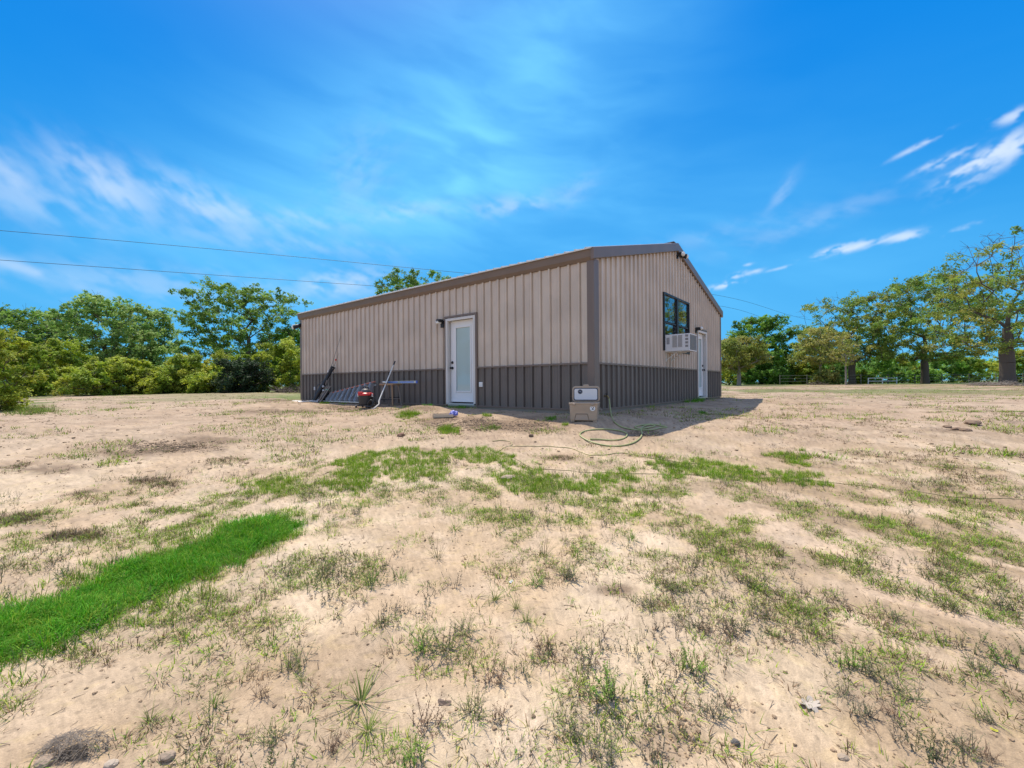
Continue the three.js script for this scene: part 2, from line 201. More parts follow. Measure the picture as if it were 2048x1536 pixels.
// ---------- metal building ----------
const bld = thing('metal_building', 'tan metal building with brown wainscot panels and a gabled roof', 'building', [CX, 0, CZ], TH);
{
  const RIB = .2286, HW = BW / 2, EAVE = 2.93, PITCH = .262, BAND = .906;
  const roofY = x => EAVE + .02 + PITCH * (HW - Math.abs(x - HW));
  // a strip of ribbed sheet between two places along the wall; s runs along the wall, w outwards
  const ribZ = s => { const t = ((s % RIB) + RIB) % RIB, a = Math.abs(t - .06); if (t > .0205 && t < .0345) return -.017; if (a <= .0155) return .036; if (a < .0245) return .036 * (1 - (a - .0155) / .009); const m1 = Math.abs(t - .125), m2 = Math.abs(t - .19); return m1 < .008 || m2 < .008 ? .003 : 0; };
  const brk = [0, .020, .021, .034, .0355, .0445, .0755, .0845, .117, .119, .131, .133, .182, .184, .196, .198];
  function strip(a, b, bot, top, place) {
    const ss = [a]; for (let k = Math.floor(a / RIB); k <= Math.ceil(b / RIB); k++) for (const q of brk) { const s = k * RIB + q; if (s > a + 1e-4 && s < b - 1e-4) ss.push(s); } ss.push(b);
    const p = [], uv = [], ix = []; ss.forEach((s, i) => { const w = ribZ(s) + .012; p.push(...place(s, bot(s), w), ...place(s, top(s), w)); uv.push(s / 1.2, bot(s) / 1.2, s / 1.2, top(s) / 1.2); if (i) { const k = 2 * i; ix.push(k - 2, k, k - 1, k - 1, k, k + 1); } });
    const g = new THREE.BufferGeometry(); g.setAttribute('position', new THREE.Float32BufferAttribute(p, 3)); g.setAttribute('uv', new THREE.Float32BufferAttribute(uv, 2)); g.setIndex(ix); const n = g.toNonIndexed(); n.computeVertexNormals(); return n;
  }
  const sidePlace = (s, y, w) => [-w, y, -s], gabPlace = (s, y, w) => [s, y, w];
  const holesSide = [[3.035, 4.035, -1, 2.14]], holesGab = [[6.53, 7.53, -1, 2.14], [3.68, 5.77, 1.345, 2.845]];
  const inner = new THREE.Shape([[0, 0], [BL, 0], [BL, EAVE], [0, EAVE]].map(p => new THREE.Vector2(...p)));
  const hole = (a, b, c, d) => new THREE.Path([[a, c], [b, c], [b, d], [a, d]].map(p => new THREE.Vector2(...p)));
  inner.holes.push(hole(3.04, 4.03, .03, 2.13));
  const sideWall = part('side_wall', new THREE.ExtrudeGeometry(inner, { depth: .12, bevelEnabled: false }).rotateY(Math.PI / 2).translate(.02, 0, 0), M.inside, bld);   // shape x runs along -z
  const gs = new THREE.Shape([[.145, 0], [BW - .125, 0], [BW - .125, EAVE], [HW, roofY(HW) - .05], [.145, EAVE]].map(p => new THREE.Vector2(...p)));
  gs.holes.push(hole(6.535, 7.525, .03, 2.13), hole(3.685, 5.765, 1.35, 2.84));
  const gabWall = part('gable_wall', new THREE.ExtrudeGeometry(gs, { depth: .12, bevelEnabled: false }).translate(0, 0, -.14), M.inside, bld);
  const r = rng(5);
  function run(len, holes, place, top, parent, start = 0) {
    for (let k = Math.floor(start / RIB); k * RIB < len; k++) {
      const a = Math.max(k * RIB, start), b = Math.min((k + 1) * RIB, len); if (b - a < .004) continue;
      const cuts = [a, b]; for (const h of holes) for (const e of [h[0], h[1]]) if (e > a + .003 && e < b - .003) cuts.push(e); cuts.sort((m, n) => m - n);
      for (let c = 0; c + 1 < cuts.length; c++) {
        const s0 = cuts[c], s1 = cuts[c + 1], mid = (s0 + s1) / 2, hs = holes.filter(h => mid > h[0] && mid < h[1]);
        const bands = [[0.02, () => BAND, 'wainscot_panel', M.brown], [BAND, top, 'wall_panel', M.tan]];
        for (const [y0, tf, nm, ms] of bands) {
          let segs = [[() => y0, tf]];
          for (const h of hs) { const t = []; for (const [lo, hi] of segs) { const l = lo(mid), u = hi(mid); if (h[3] <= l || h[2] >= u) { t.push([lo, hi]); continue; } if (h[2] > l + .01) t.push([lo, () => h[2]]); if (h[3] < u - .01) t.push([() => h[3], hi]); } segs = t; }
          for (const [lo, hi] of segs) part(nm, strip(s0, s1, lo, hi, place), ms[Math.floor(r() * 3)], parent);
        }
      }
    }
  }
  run(BL, holesSide, sidePlace, () => EAVE - .04, sideWall);
  run(BW, holesGab, gabPlace, s => roofY(s) - .07, gabWall);
  // walls that face away
  part('back_wall', box(BW - .25, EAVE, .1, HW, EAVE / 2, -BL + .05), M.tan[0], bld);
  part('far_side_wall', box(.12, EAVE, BL, BW - .06, EAVE / 2, -BL / 2), M.tan[0], bld);
  part('concrete_slab', [box(BW + .03, .22, BL + .03, HW, -.11, -BL / 2)], M.concrete, bld);
  // roof: two ribbed slopes
  const th = Math.atan(PITCH), sl = HW / Math.cos(th) + .17;
  for (const s of [-1, 1]) {
    const gs2 = [box(sl, .02, BL + .1, 0, 0, 0)]; for (let k = 0; k * RIB < BL; k++) gs2.push(box(sl, .022, .035, 0, .02, BL / 2 - k * RIB - .06));
    const g = merge(gs2); g.translate(-s * -sl / 2, 0, 0); g.rotateZ(-s * th); g.translate(HW, EAVE + .165 + PITCH * HW, -BL / 2); part('roof_slope', g, M.galv, bld);
  }
  part('back_gable', (() => { const q = new THREE.Shape([[.1, EAVE], [BW - .1, EAVE], [HW, roofY(HW) - .02]].map(p => new THREE.Vector2(...p))); return new THREE.ExtrudeGeometry(q, { depth: .08, bevelEnabled: false }).translate(0, 0, -BL); })(), M.tan[0], bld);
  part('ridge_cap', [box(.3, .02, BL + .04, HW, EAVE + .183 + PITCH * HW, -BL / 2)], M.trim, bld);
  // trims
  const eaveShape = new THREE.Shape([[0, -.085], [.055, -.075], [.10, -.02], [.125, .12], [.105, .12], [.09, .125], [0, .125]].map(p => new THREE.Vector2(...p)));
  for (const s of [0, 1]) { const g = new THREE.ExtrudeGeometry(eaveShape, { depth: BL + .12, bevelEnabled: false }); if (!s) g.rotateY(Math.PI).translate(0, EAVE, .06); else g.translate(BW, EAVE, -BL - .06); part('eave_trim', g, M.trim, bld); }
  for (const s of [0, 1]) {       // rake trims along the gable
    const p = s ? [[HW, roofY(HW)], [BW + .13, roofY(BW) - .034]] : [[-.13, roofY(0) - .034], [HW, roofY(HW)]];
    const sh = new THREE.Shape([[p[0][0], p[0][1] - .06], [p[1][0], p[1][1] - .06], [p[1][0], p[1][1] + .14], [p[0][0], p[0][1] + .14]].map(q => new THREE.Vector2(...q)));
    part('rake_trim', [new THREE.ExtrudeGeometry(sh, { depth: .05, bevelEnabled: true, bevelSize: .008, bevelThickness: .008, bevelSegments: 1 }).translate(0, 0, .035)], M.trim, bld);
  }
  part('corner_trim', [box(.05, 2.86, .15, -.027, 1.45, -.025), box(.15, 2.86, .05, .0735, 1.45, .025)], M.trim, bld);
  part('corner_trim', [box(.05, 2.86, .10, -.027, 1.45, -BL + .05)], M.trim, bld);
  part('corner_trim', [box(.11, 2.82, .05, BW - .05, 1.43, .027), box(.03, 2.82, .10, BW + .017, 1.43, -.03)], M.trim, bld);
  const seg = (a, b, f) => f(a, b);
  for (const [a, b] of [[.1, 2.985], [4.085, BL - .1]]) { part('wainscot_trim', box(.052, .035, b - a, -.025, BAND, -(a + b) / 2), M.trim, bld); part('base_trim', box(.05, .03, b - a, -.025, .012, -(a + b) / 2), M.trim, bld); }
  for (const [a, b] of [[.1, 6.475], [7.585, BW - .1]]) { part('wainscot_trim', box(b - a, .035, .052, (a + b) / 2, BAND, .025), M.trim, bld); part('base_trim', box(b - a, .03, .05, (a + b) / 2, .012, .025), M.trim, bld); }

  // a full-lite door: local x to the right seen from outside, z outwards; opening 1.0 wide
  const blindM = M.paneGloss;
  function door(parent, w, hinge, name) {
    const d = new THREE.Group(); d.name = 'door'; parent.add(d); const W = w, T = 2.135, B = .065;
    const jd = .13;
    part('door_trim', [box(.05, T + .06, .03, -W / 2 - .022, (T + .05) / 2, .038), box(.05, T + .06, .03, W / 2 + .022, (T + .05) / 2, .038), box(W + .094, .045, .034, 0, T + .038, .0385)], M.trim, d);
    part('door_frame', [rbox(.062, T - B, .05, .006, -W / 2 + .034, (T + B) / 2, .041), rbox(.062, T - B, .05, .006, W / 2 - .034, (T + B) / 2, .041), rbox(W - .132, .062, .05, .006, 0, T - .032, .041), box(.04, T - B, jd, -W / 2 + .025, (T + B) / 2, -.055), box(.04, T - B, jd, W / 2 - .025, (T + B) / 2, -.055), box(W - .092, .04, jd, 0, T - .022, -.055)], M.jamb, d);
    const SW = W - .13, sb = .095, stp = T - .06, gx = .25, gb = .355, gt = 1.905, zc = -.075, th = .044;
    part('door_slab', [box((SW - 2 * gx) / 2, stp - sb, th, -(SW / 2 + gx) / 2, (sb + stp) / 2, zc), box((SW - 2 * gx) / 2, stp - sb, th, (SW / 2 + gx) / 2, (sb + stp) / 2, zc), box(2 * gx, gb - sb, th, 0, (gb + sb) / 2, zc), box(2 * gx, stp - gt, th, 0, (stp + gt) / 2, zc)], M.white, d);
    part('glazing_bead', [rbox(.03, gt - gb + .05, .022, .006, -gx - .004, (gb + gt) / 2, zc + .03), rbox(.03, gt - gb + .05, .022, .006, gx + .004, (gb + gt) / 2, zc + .03), rbox(2 * gx - .022, .03, .022, .006, 0, gb - .008, zc + .03), rbox(2 * gx - .022, .03, .022, .006, 0, gt + .008, zc + .03)], M.white, d);
    part('glass_pane', box(2 * gx, gt - gb, .012, 0, (gb + gt) / 2, zc + .006), blindM, d);
    part('threshold', [box(W - .05, .03, .19, 0, .048, -.01), box(W - .04, .03, .12, 0, .015, -.04)], M.alu, d);
    const kx = hinge * (SW / 2 - .06);
    part('door_knob', [new THREE.CylinderGeometry(.032, .034, .012, 20).rotateX(Math.PI / 2).translate(kx, .925, zc + .03), new THREE.CylinderGeometry(.012, .012, .05, 12).rotateX(Math.PI / 2).translate(kx, .925, zc + .055), new THREE.SphereGeometry(.029, 18, 12).scale(1, 1, .8).translate(kx, .925, zc + .085)], M.darkMetal, d);
    part('deadbolt', [new THREE.CylinderGeometry(.032, .035, .022, 20).rotateX(Math.PI / 2).translate(kx, 1.06, zc + .034)], M.darkMetal, d);
    for (const y of [.35, 1.1, 1.85]) part('hinge', new THREE.CylinderGeometry(.008, .008, .1, 8).translate(-hinge * (SW / 2 + .004), y, zc + .03), M.steel, d);
    return d;
  }
  const d1 = door(bld, 1.0, -1); d1.position.set(0, 0, -3.535); d1.rotation.y = -Math.PI / 2;
  const d2 = door(bld, 1.0, 1); d2.position.set(7.03, 0, 0);
  // double window
  const w = new THREE.Group(); w.name = 'window'; bld.add(w); w.position.set(4.725, 2.095, 0); const ww = 2.085, wh = 1.495, fr = .045;
  part('window_frame', [box(fr, wh, .11, -ww / 2 + fr / 2, 0, .0), box(fr, wh, .11, ww / 2 - fr / 2, 0, .0), box(ww - 2 * fr, fr, .11, 0, wh / 2 - fr / 2, 0), box(ww - 2 * fr, fr, .11, 0, -wh / 2 + fr / 2, 0), box(.10, wh - 2 * fr, .105, .0, 0, 0)], M.black, w);
  for (const s of [-1, 1]) {
    const cx = s * (ww / 4 + .002), pw = ww / 2 - .1;
    part('window_sash', [box(pw, .04, .03, cx, .0, .012), box(.03, wh / 2 - .05, .03, cx - pw / 2 + .015, wh / 4, .0125), box(.03, wh / 2 - .05, .03, cx + pw / 2 - .015, wh / 4, .0125)], M.black, w);
    part('window_pane', box(pw - .06, wh / 2 - .07, .006, cx, wh / 4 - .002, .012), M.glass, w);
    if (s > 0) part('window_pane', box(pw, wh / 2 - .07, .006, cx, -wh / 4, -.012), M.glass, w); else part('window_pane', box(pw, .26, .006, cx, -.155, -.012), M.glass, w);
  }
  part('window_filler', [box(.19, .44, .012, -.17, -.5, -.02)], M.white, w);
}
shade(bld);
const onSide = (s, y, w = 0) => { const [x, z] = toWorld(-w, -s); return [x, y, z]; }, onGable = (s, y, w = 0) => { const [x, z] = toWorld(s, w); return [x, y, z]; };
const SIDE_TURN = TH - Math.PI / 2, GABLE_TURN = TH;     // things fixed to a wall: local z outwards, x to the right
{
  // lamps, outlets, tap
  const l = thing('wall_lamp', 'small bronze wall lamp with a white lens beside the side door', 'lamp', onSide(4.17, 2.05, .03), SIDE_TURN);
  part('mounting_plate', rbox(.11, .17, .03, .008, 0, -.03, .012), M.darkMetal, l); part('lamp_housing', [rbox(.13, .07, .14, .012, -.01, .05, .09)], M.darkMetal, l); part('lens', rbox(.11, .085, .11, .015, -.035, .022, .105), M.lens, l);
  const l2 = thing('wall_lamp', 'bronze wall lamp over the door in the gable wall', 'lamp', onGable(6.45, 2.12, .03), GABLE_TURN);
  part('mounting_plate', rbox(.11, .16, .03, .008, 0, -.01, .012), M.darkMetal, l2); part('lamp_housing', rbox(.12, .09, .13, .012, 0, .03, .08), M.darkMetal, l2); part('lens', new THREE.SphereGeometry(.05, 16, 12).translate(0, .04, .155), M.lens, l2);
  const f = thing('flood_light', 'twin-headed flood light under the gable peak', 'lamp', onGable(4.72, 3.97, .03), GABLE_TURN);
  part('junction_box', new THREE.CylinderGeometry(.06, .06, .04, 18).rotateX(Math.PI / 2).translate(0, 0, .02), M.darkMetal, f);
  for (const s of [-1, 1]) { part('arm', rod(V(0, 0, .04), V(s * .09, .03, .10), .014), M.darkMetal, f); const h = part('lamp_head', [rod(V(s * .08, .035, .09), V(s * .15, .0, .22), .045, .07, 16)], M.darkMetal, f); part('lens', new THREE.SphereGeometry(.062, 14, 10).translate(s * .15, 0, .215), M.lens, h); }
  const f2 = thing('flood_light', 'dark flood light under the eave at the far end of the side wall', 'lamp', onSide(11.6, 2.62, .03), SIDE_TURN);
  part('junction_box', new THREE.CylinderGeometry(.07, .07, .05, 18).rotateX(Math.PI / 2).translate(0, .05, .02), M.darkMetal, f2); part('lamp_head', [rod(V(0, .03, .04), V(-.1, -.03, .22), .06, .09, 16)], M.darkMetal, f2); part('lens', new THREE.SphereGeometry(.075, 14, 10).translate(-.1, -.03, .205), M.lens, f2);
  for (const [s, y, lab] of [[2.865, .514, 'white outlet box right of the side door'], [10.6, .42, 'white outlet box near the far end of the side wall']]) {
    const o = thing('outlet_box', lab, 'outlet', onSide(s, y, .03), SIDE_TURN);
    const wd = s < 5 ? .105 : .06; part('cover', rbox(wd, .11, .045, .008, 0, 0, .016), M.white, o); for (const k of s < 5 ? [-1, 1] : [0]) part('receptacle', rbox(.032, .075, .006, .003, k * .024, 0, .041), M.lens, o);
  }
  const tp = thing('garden_tap', 'brass garden tap low on the gable wall by the corner', 'tap', onGable(.40, .27, .02), GABLE_TURN), br = mat([.30, .22, .08], .4, { metalness: .8 });
  part('spout', [rod(V(0, 0, -.01), V(0, 0, .07), .013), rod(V(0, .005, .06), V(0, -.05, .10), .014)], br, tp); part('handle', [new THREE.TorusGeometry(.025, .006, 8, 18).rotateX(Math.PI / 2).translate(0, .045, .05), rod(V(0, 0, .05), V(0, .045, .05), .006)], M.black, tp);
}
{
  // window air conditioner
  const a = thing('window_air_conditioner', 'white window air conditioner sticking out of the black double window', 'air conditioner', onGable(4.03, 1.315, .0), GABLE_TURN);
  const W = .60, H = .43, D = .66; part('casing', [rbox(W, H, D - .04, .012, 0, H / 2, (D - .04) / 2 + .02), rbox(W + .006, .018, .03, .004, 0, H - .009, D - .02), rbox(W + .006, .018, .03, .004, 0, .009, D - .02), rbox(.018, H - .036, .03, .004, -W / 2 + .006, H / 2, D - .02), rbox(.018, H - .036, .03, .004, W / 2 - .006, H / 2, D - .02)], M.white, a);
  const gr = mat([.30, .28, .27], .6); const cg = part('condenser_grille', box(W - .04, H - .05, .008, 0, H / 2, D - .014), gr, a);
  for (let i = 0; i < 22; i++) part('fin', box(.005, H - .06, .008, -W / 2 + .035 + i * .0253, H / 2, D - .008), M.steel, cg);
  for (const [z0, z1, y0, y1, n] of [[.235, .345, .10, .40, 14], [.375, .475, .10, .40, 14]]) { const lv = part('side_louver', box(.006, y1 - y0, z1 - z0, -W / 2 - .003, (y0 + y1) / 2, (z0 + z1) / 2), gr, a); for (let i = 0; i < n; i++) part('slat', box(.012, .008, z1 - z0, -W / 2 - .006, y0 + .012 + i * (y1 - y0 - .02) / (n - 1), (z0 + z1) / 2), M.paper, lv); }
  for (let i = 0; i < 4; i++) part('vent', box(.006, .055, .07, -W / 2 - .003, .12 + i * .085, .585), gr, a);
  part('rating_label', box(.004, .17, .075, -W / 2 - .002, .27, .125), mat([.35, .34, .34], .7), a);
  for (const s of [-1, 1]) part('support_bracket', [box(.03, .02, .42, s * .2, -.012, .22), rod(V(s * .2, -.02, .30), V(s * .2, -.22, .035), .012), box(.03, .24, .016, s * .2, -.13, .035)], M.lens, a);
}

// ---------- things along the side wall ----------
{
  // step ladder lying on its side
  const l = thing('step_ladder', 'step ladder with orange rails lying on its side against the wainscot', 'ladder', onSide(8.0, 0, 0), SIDE_TURN);
  const gy = ground(onSide(8, 0, .45)[0], onSide(8, 0, .45)[2]) + .02, X0 = -1.2, X1 = 1.25, yt = x => mix(.265, .62, (x - X0) / (X1 - X0)), P = (x, f, dz = 0) => V(x, mix(gy + .03, yt(x), f), mix(.47, .26, f) + dz);
  const bar = (a, b, w, h) => { const d = b.clone().sub(a), g = new THREE.BoxGeometry(w, h, d.length()); const m = new THREE.Matrix4().lookAt(b, a, V(0, 1, 0)); g.applyMatrix4(m); return g.translate(...a.clone().add(b).multiplyScalar(.5).toArray()); };
  part('rail', bar(P(X0, 1), P(X1, 1), .05, .024), M.ladderRail, l); part('rail', bar(P(X0, 0), P(X1 - .1, 0), .075, .026), M.alu, l);
  for (let i = 0; i < 9; i++) { const x = X0 + .17 + i * .268; const q = part('step', [bar(P(x, .03), P(x, .97), .013, .15).translate(.02, 0, 0), bar(P(x, .03, .042), P(x, .97, .042), .026, .008).translate(.02, 0, 0)], M.alu, l); }
  part('brace', [bar(P(-.35, .02, .05), P(-.16, .5, .05), .012, .006), bar(P(.62, .98, .05), P(.36, .35, .05), .012, .006)], M.alu, l);
  part('rear_rail', [bar(P(X0 + .1, .8, -.1), P(X1 - .1, .86, -.14), .04, .02), bar(P(X0 + .1, .25, -.10), P(X1 - .1, .14, -.14), .04, .02)], M.alu, l);
  part('top_cap', [bar(P(X0 - .05, -.02), P(X0 - .05, 1.02), .10, .14)], M.black, l);
}
{
  // rods and their case
  const base = [9.42, .5], tipS = 8.93;
  for (const [ds, h, w, lab, ln] of [[0, 2.1, .03, 'longest fishing rod leaning on the wall beside the ladder', 1], [-.05, 1.55, .04, 'shorter fishing rod with a red float leaning beside the black case', 0]]) {
    const t = thing('fishing_rod', lab, 'fishing rod', onSide(0, 0, 0), SIDE_TURN); const a = onSide(9.38 + ds, 0, .5), gy = ground(a[0], a[2]);
    const A = V(-(9.40 + ds), gy + .01, .48), B = V(-(tipS + ds * .2 + (ln ? 0 : .12)), h, w), q = k => A.clone().lerp(B, k);
    part('blank', [rod(q(0), q(.5), .011, .007), rod(q(.5), q(1), .007, .003)], M.black, t); part('grip', [rod(q(.0), q(.2), .017, .014), rod(q(.26), q(.33), .016)], M.greyWood, t);
    part('reel', [new THREE.CylinderGeometry(.035, .035, .06, 14).rotateZ(.6).translate(...q(.23).add(V(.03, 0, .07)).toArray()), rod(q(.23), q(.23).add(V(.03, 0, .06)), .008)], M.steel, t);
    for (const k of [.5, .68, .82, .93]) part('guide', new THREE.TorusGeometry(.014, .003, 6, 12).rotateX(1.2).translate(...q(k).add(V(.006, .0, .016)).toArray()), M.steel, t);
    if (!ln) part('float', new THREE.SphereGeometry(.025, 12, 8).scale(1, 1.4, 1).translate(...q(.86).add(V(.012, 0, .03)).toArray()), M.red, t);
  }
  const c = thing('rod_case', 'black rod case leaning on the wall at the left of the ladder', 'case', onSide(0, 0, 0), SIDE_TURN); const g0 = onSide(9.5, 0, .62), gy = ground(g0[0], g0[2]);
  const A = V(-9.56, gy + .0, .62), B = V(-9.24, 1.12, .12), q = k => A.clone().lerp(B, k);
  part('case_body', [rod(q(0), q(.3), .05, .075, 12), rod(q(.3), q(.52), .075, .055, 12), rod(q(.52), q(.8), .055, .045, 12), rod(q(.8), q(1), .045, .07, 12)], M.black, c); part('pocket', [rod(q(.78).add(V(.05, 0, .04)), q(.97).add(V(.05, 0, .04)), .06, .055, 10)], mat([.05, .05, .055], .9), c);
  part('strap', tube([q(.2).add(V(-.07, 0, .05)), q(.4).add(V(-.13, .03, .09)), q(.6).add(V(-.08, 0, .05))], .009, 16, 5), M.gasket, c); part('clip', rbox(.05, .07, .03, .008, ...q(.86).add(V(.03, 0, .10)).toArray()), M.paper, c);
  const c2 = thing('folded_camp_chair', 'small grey folded bundle standing at the foot of the rod case', 'camp chair', onSide(0, 0, 0), SIDE_TURN);
  const a2 = V(-9.22, gy, .60), b2 = V(-9.10, .5, .3); for (const [dx, dz] of [[-.05, 0], [.05, .02], [0, .06]]) part('leg', rod(a2.clone().add(V(dx * 1.6, 0, dz)), b2.clone().add(V(dx, 0, dz)), .016), M.greyWood, c2); part('canvas', [rod(a2.clone().lerp(b2, .3), a2.clone().lerp(b2, .95), .065, .05, 9)], mat([.08, .085, .09], .95), c2); part('tie', new THREE.TorusGeometry(.062, .012, 6, 14).rotateX(1.3).translate(...a2.clone().lerp(b2, .75).toArray()), mat([.20, .42, .30], .7), c2);
}
{
  // shop vacuum
  const p = onSide(6.05, 0, 1.0), v = thing('shop_vacuum', 'red and black shop vacuum standing in front of the ladder', 'vacuum', [p[0], ground(p[0], p[2]) + .005, p[2]], -.2);
  v.scale.setScalar(.92); const drumM = mat([.035, .032, .032], .5);
  part('drum', new THREE.LatheGeometry([[.0, .09], [.165, .09], [.175, .10], [.195, .34], [.20, .345], [.20, .36], [0, .36]].map(q => new THREE.Vector2(...q)), 28), drumM, v);
  part('lid', [new THREE.LatheGeometry([[.205, .345], [.212, .36], [.205, .39], [.16, .42], [.13, .43], [0, .43]].map(q => new THREE.Vector2(...q)), 28), rbox(.13, .10, .12, .02, -.07, .40, .14), rbox(.10, .07, .10, .02, .17, .385, .1)], M.red, v);
  part('motor_cover', new THREE.LatheGeometry([[.13, .425], [.135, .44], [.12, .50], [.08, .53], [0, .54]].map(q => new THREE.Vector2(...q)), 24), mat([.09, .08, .08], .5), v);
  part('handle', tube([V(-.09, .50, 0), V(-.07, .58, 0), V(.07, .58, 0), V(.09, .50, 0)], .014, 20), M.black, v);
  part('latch', [rbox(.03, .09, .05, .008, -.215, .35, .03), rbox(.03, .09, .05, .008, .215, .35, .03)], M.lens, v);
  part('suction_hose', tube([V(.18, .30, .12), V(.30, .30, .14), V(.36, .20, .12), V(.34, .08, .10), V(.24, .05, .16), V(.18, .1, .20), V(.26, .22, .20), V(.33, .16, .20), V(.30, .05, .22), V(.15, .04, .26)], .022, 80, 8), M.black, v);
  part('dolly_frame', [rod(V(-.2, .075, .16), V(.2, .075, .16), .012), rod(V(-.2, .075, -.16), V(.2, .075, -.16), .012), rod(V(-.2, .075, -.16), V(-.2, .075, .16), .012), rod(V(.2, .075, -.16), V(.2, .075, .16), .012), rod(V(-.2, .075, 0), V(-.24, .38, 0), .010)], M.darkMetal, v);
  for (const [x, z] of [[-.2, .17], [.2, .17], [-.2, -.17], [.2, -.17]]) { const w = part('caster', [new THREE.CylinderGeometry(.033, .033, .024, 14).rotateZ(Math.PI / 2).translate(x, .033, z)], M.black, v); part('caster_fork', box(.036, .04, .02, x, .06, z), M.steel, w); }
}
{
  // stool used as a work stand, with things on it
  const p = onSide(5.78, 0, .43), gy = ground(p[0], p[2]), s = thing('work_stool', 'worn wooden stool with splayed legs against the wainscot', 'stool', [p[0], gy, p[2]], SIDE_TURN + .15); const H = .56 - gy;
  part('seat', [rbox(.50, .05, .34, .015, 0, H - .025, 0)], M.wood, s);
  for (const [x, z] of [[-1, 1], [1, 1], [-1, -1], [1, -1]]) part('leg', rod(V(x * .23, .0, z * .16), V(x * .17, H - .05, z * .11), .017, .023, 10), x > 0 && z > 0 ? M.wood : M.greyWood, s);
  part('stretcher', rod(V(-.22, .17, .15), V(.22, .17, .15), .012), M.black, s); part('stretcher', rod(V(-.21, .22, -.14), V(.21, .22, -.14), .012), M.black, s); part('stretcher', rod(V(-.21, .19, -.14), V(-.21, .19, .14), .012), M.greyWood, s); part('stretcher', rod(V(.21, .19, -.14), V(.21, .19, .14), .012), M.greyWood, s);
  const top = .56;
  const b = thing('spirit_level', 'long blue and silver spirit level laid across the stool', 'level', onSide(5.45, top + .034, .40), SIDE_TURN); part('beam', [box(1.42, .056, .012, 0, 0, 0), box(1.42, .007, .03, 0, .027, 0), box(1.42, .007, .03, 0, -.027, 0)], M.alu, b); part('face', box(1.30, .036, .020, -.04, 0, 0), mat([.16, .26, .62], .4), b); part('end_cap', box(.03, .066, .036, .715, 0, 0), M.blue, b); part('end_cap', box(.03, .066, .036, -.715, 0, 0), M.blue, b); part('vial', box(.07, .02, .022, .0, 0, .0), mat([.5, .6, .1], .2), b);
  b.position.y = top + .032;
  const gl = thing('work_gloves', 'grey crumpled work gloves at the left end of the stool', 'gloves', onSide(6.0, top, .48), SIDE_TURN), rr = rng(9); for (let i = 0; i < 2; i++) { const g = new THREE.IcosahedronGeometry(.07, 3), q = g.attributes.position; for (let k = 0; k < q.count; k++) { const a = V().fromBufferAttribute ? new THREE.Vector3().fromBufferAttribute(q, k) : 0; const n = .7 + .6 * vnoise(a.x * 45 + i * 9, a.y * 45 + a.z * 30, 7); q.setXYZ(k, a.x * n * 1.5, Math.max(-.015, a.y * n * .55), a.z * n); } g.computeVertexNormals(); part('glove', g.translate(-.03 + i * .10, .02 + i * .012, i * .03), i ? mat([.34, .31, .27], .95) : mat([.15, .13, .12], .95), gl); }
  const tp = thing('tape_roll', 'pale tape roll lying on the stool beside the gloves', 'tape', onSide(5.87, top + .026, .55), SIDE_TURN); part('roll', new THREE.TorusGeometry(.035, .02, 10, 22).rotateX(1.3), M.lens, tp); part('core', new THREE.CylinderGeometry(.019, .019, .03, 16, 1, true).rotateX(1.3 - Math.PI / 2 + Math.PI / 2), M.card, tp);
  // long-handled tool
  const t = thing('garden_hoe', 'long-handled steel digging tool with a black grip leaning by the stool', 'garden tool', onSide(0, 0, 0), SIDE_TURN), tg = onSide(5.62, 0, 1.0), ty = ground(tg[0], tg[2]);
  const A = V(-5.60, ty + .17, .92), B = V(-6.03, 1.17, .10), q = k => A.clone().lerp(B, k);
  part('shaft', [rod(q(0), q(.92), .017, .013, 10)], M.lens, t); part('grip', rod(q(.9), q(1), .021, .019, 10), M.black, t);
  const K = V(-5.53, ty + .10, .96); part('socket', rod(K, q(.02), .02, .019, 10), M.steel, t);
  part('blade', [rod(K, V(-5.60, ty - .005, 1.10), .02, .012, 8), rod(K, V(-5.52, ty - .005, 1.12), .02, .012, 8), rod(V(-5.62, ty + .005, 1.12), V(-5.50, ty + .005, 1.13), .01)], M.steel, t);
}
{
  // sheet, cut carton, rag
  const p = G(614, 804), s = single('white_panel', [(() => { const g = new THREE.BoxGeometry(.9, .02, .5, 12, 1, 6), q = g.attributes.position; for (let k = 0; k < q.count; k++) { const x = q.getX(k), z = q.getZ(k); q.setY(k, q.getY(k) + .03 * x * x + .012 * Math.sin(x * 9 + z * 5)); } g.computeVertexNormals(); return g; })()], M.paper, 'flat white panel lying on the sand below the far wall end', 'panel'); s.position.set(p.x, p.y + .025, p.z); s.rotation.set(.03, .3, .02);
  const c = G(886, 834), t = thing('cut_carton', 'cut-open brown carton bottom lying on the dirt before the door', 'carton', [c.x, c.y + .004, c.z], .25); part('carton_base', box(.40, .008, .17, 0, .004, 0), M.card, t);
  part('carton_side', box(.40, .055, .008, 0, .032, .088).rotateX(.12), mat([.60, .50, .36], .9), t); part('carton_side', box(.40, .07, .008, 0, .04, -.088).rotateX(-.15), M.card, t); part('carton_side', box(.008, .06, .16, -.2, .032, 0).rotateZ(.1), M.card, t);
  const g = new THREE.IcosahedronGeometry(.075, 4), q = g.attributes.position; for (let k = 0; k < q.count; k++) { const a = new THREE.Vector3().fromBufferAttribute(q, k), n = .65 + .75 * fbm(a.x * 38 + 20, a.y * 38 + a.z * 26 + 20, 3, 8); q.setXYZ(k, a.x * n * 1.3, Math.max(-.03, a.y * n), a.z * n); } g.computeVertexNormals();
  const rg = single('blue_bag', g, mat([.13, .15, .48], .55), 'crumpled blue plastic bag at the end of the cut carton', 'bag'); rg.position.set(c.x + .21, c.y + .05, c.z - .07);
}
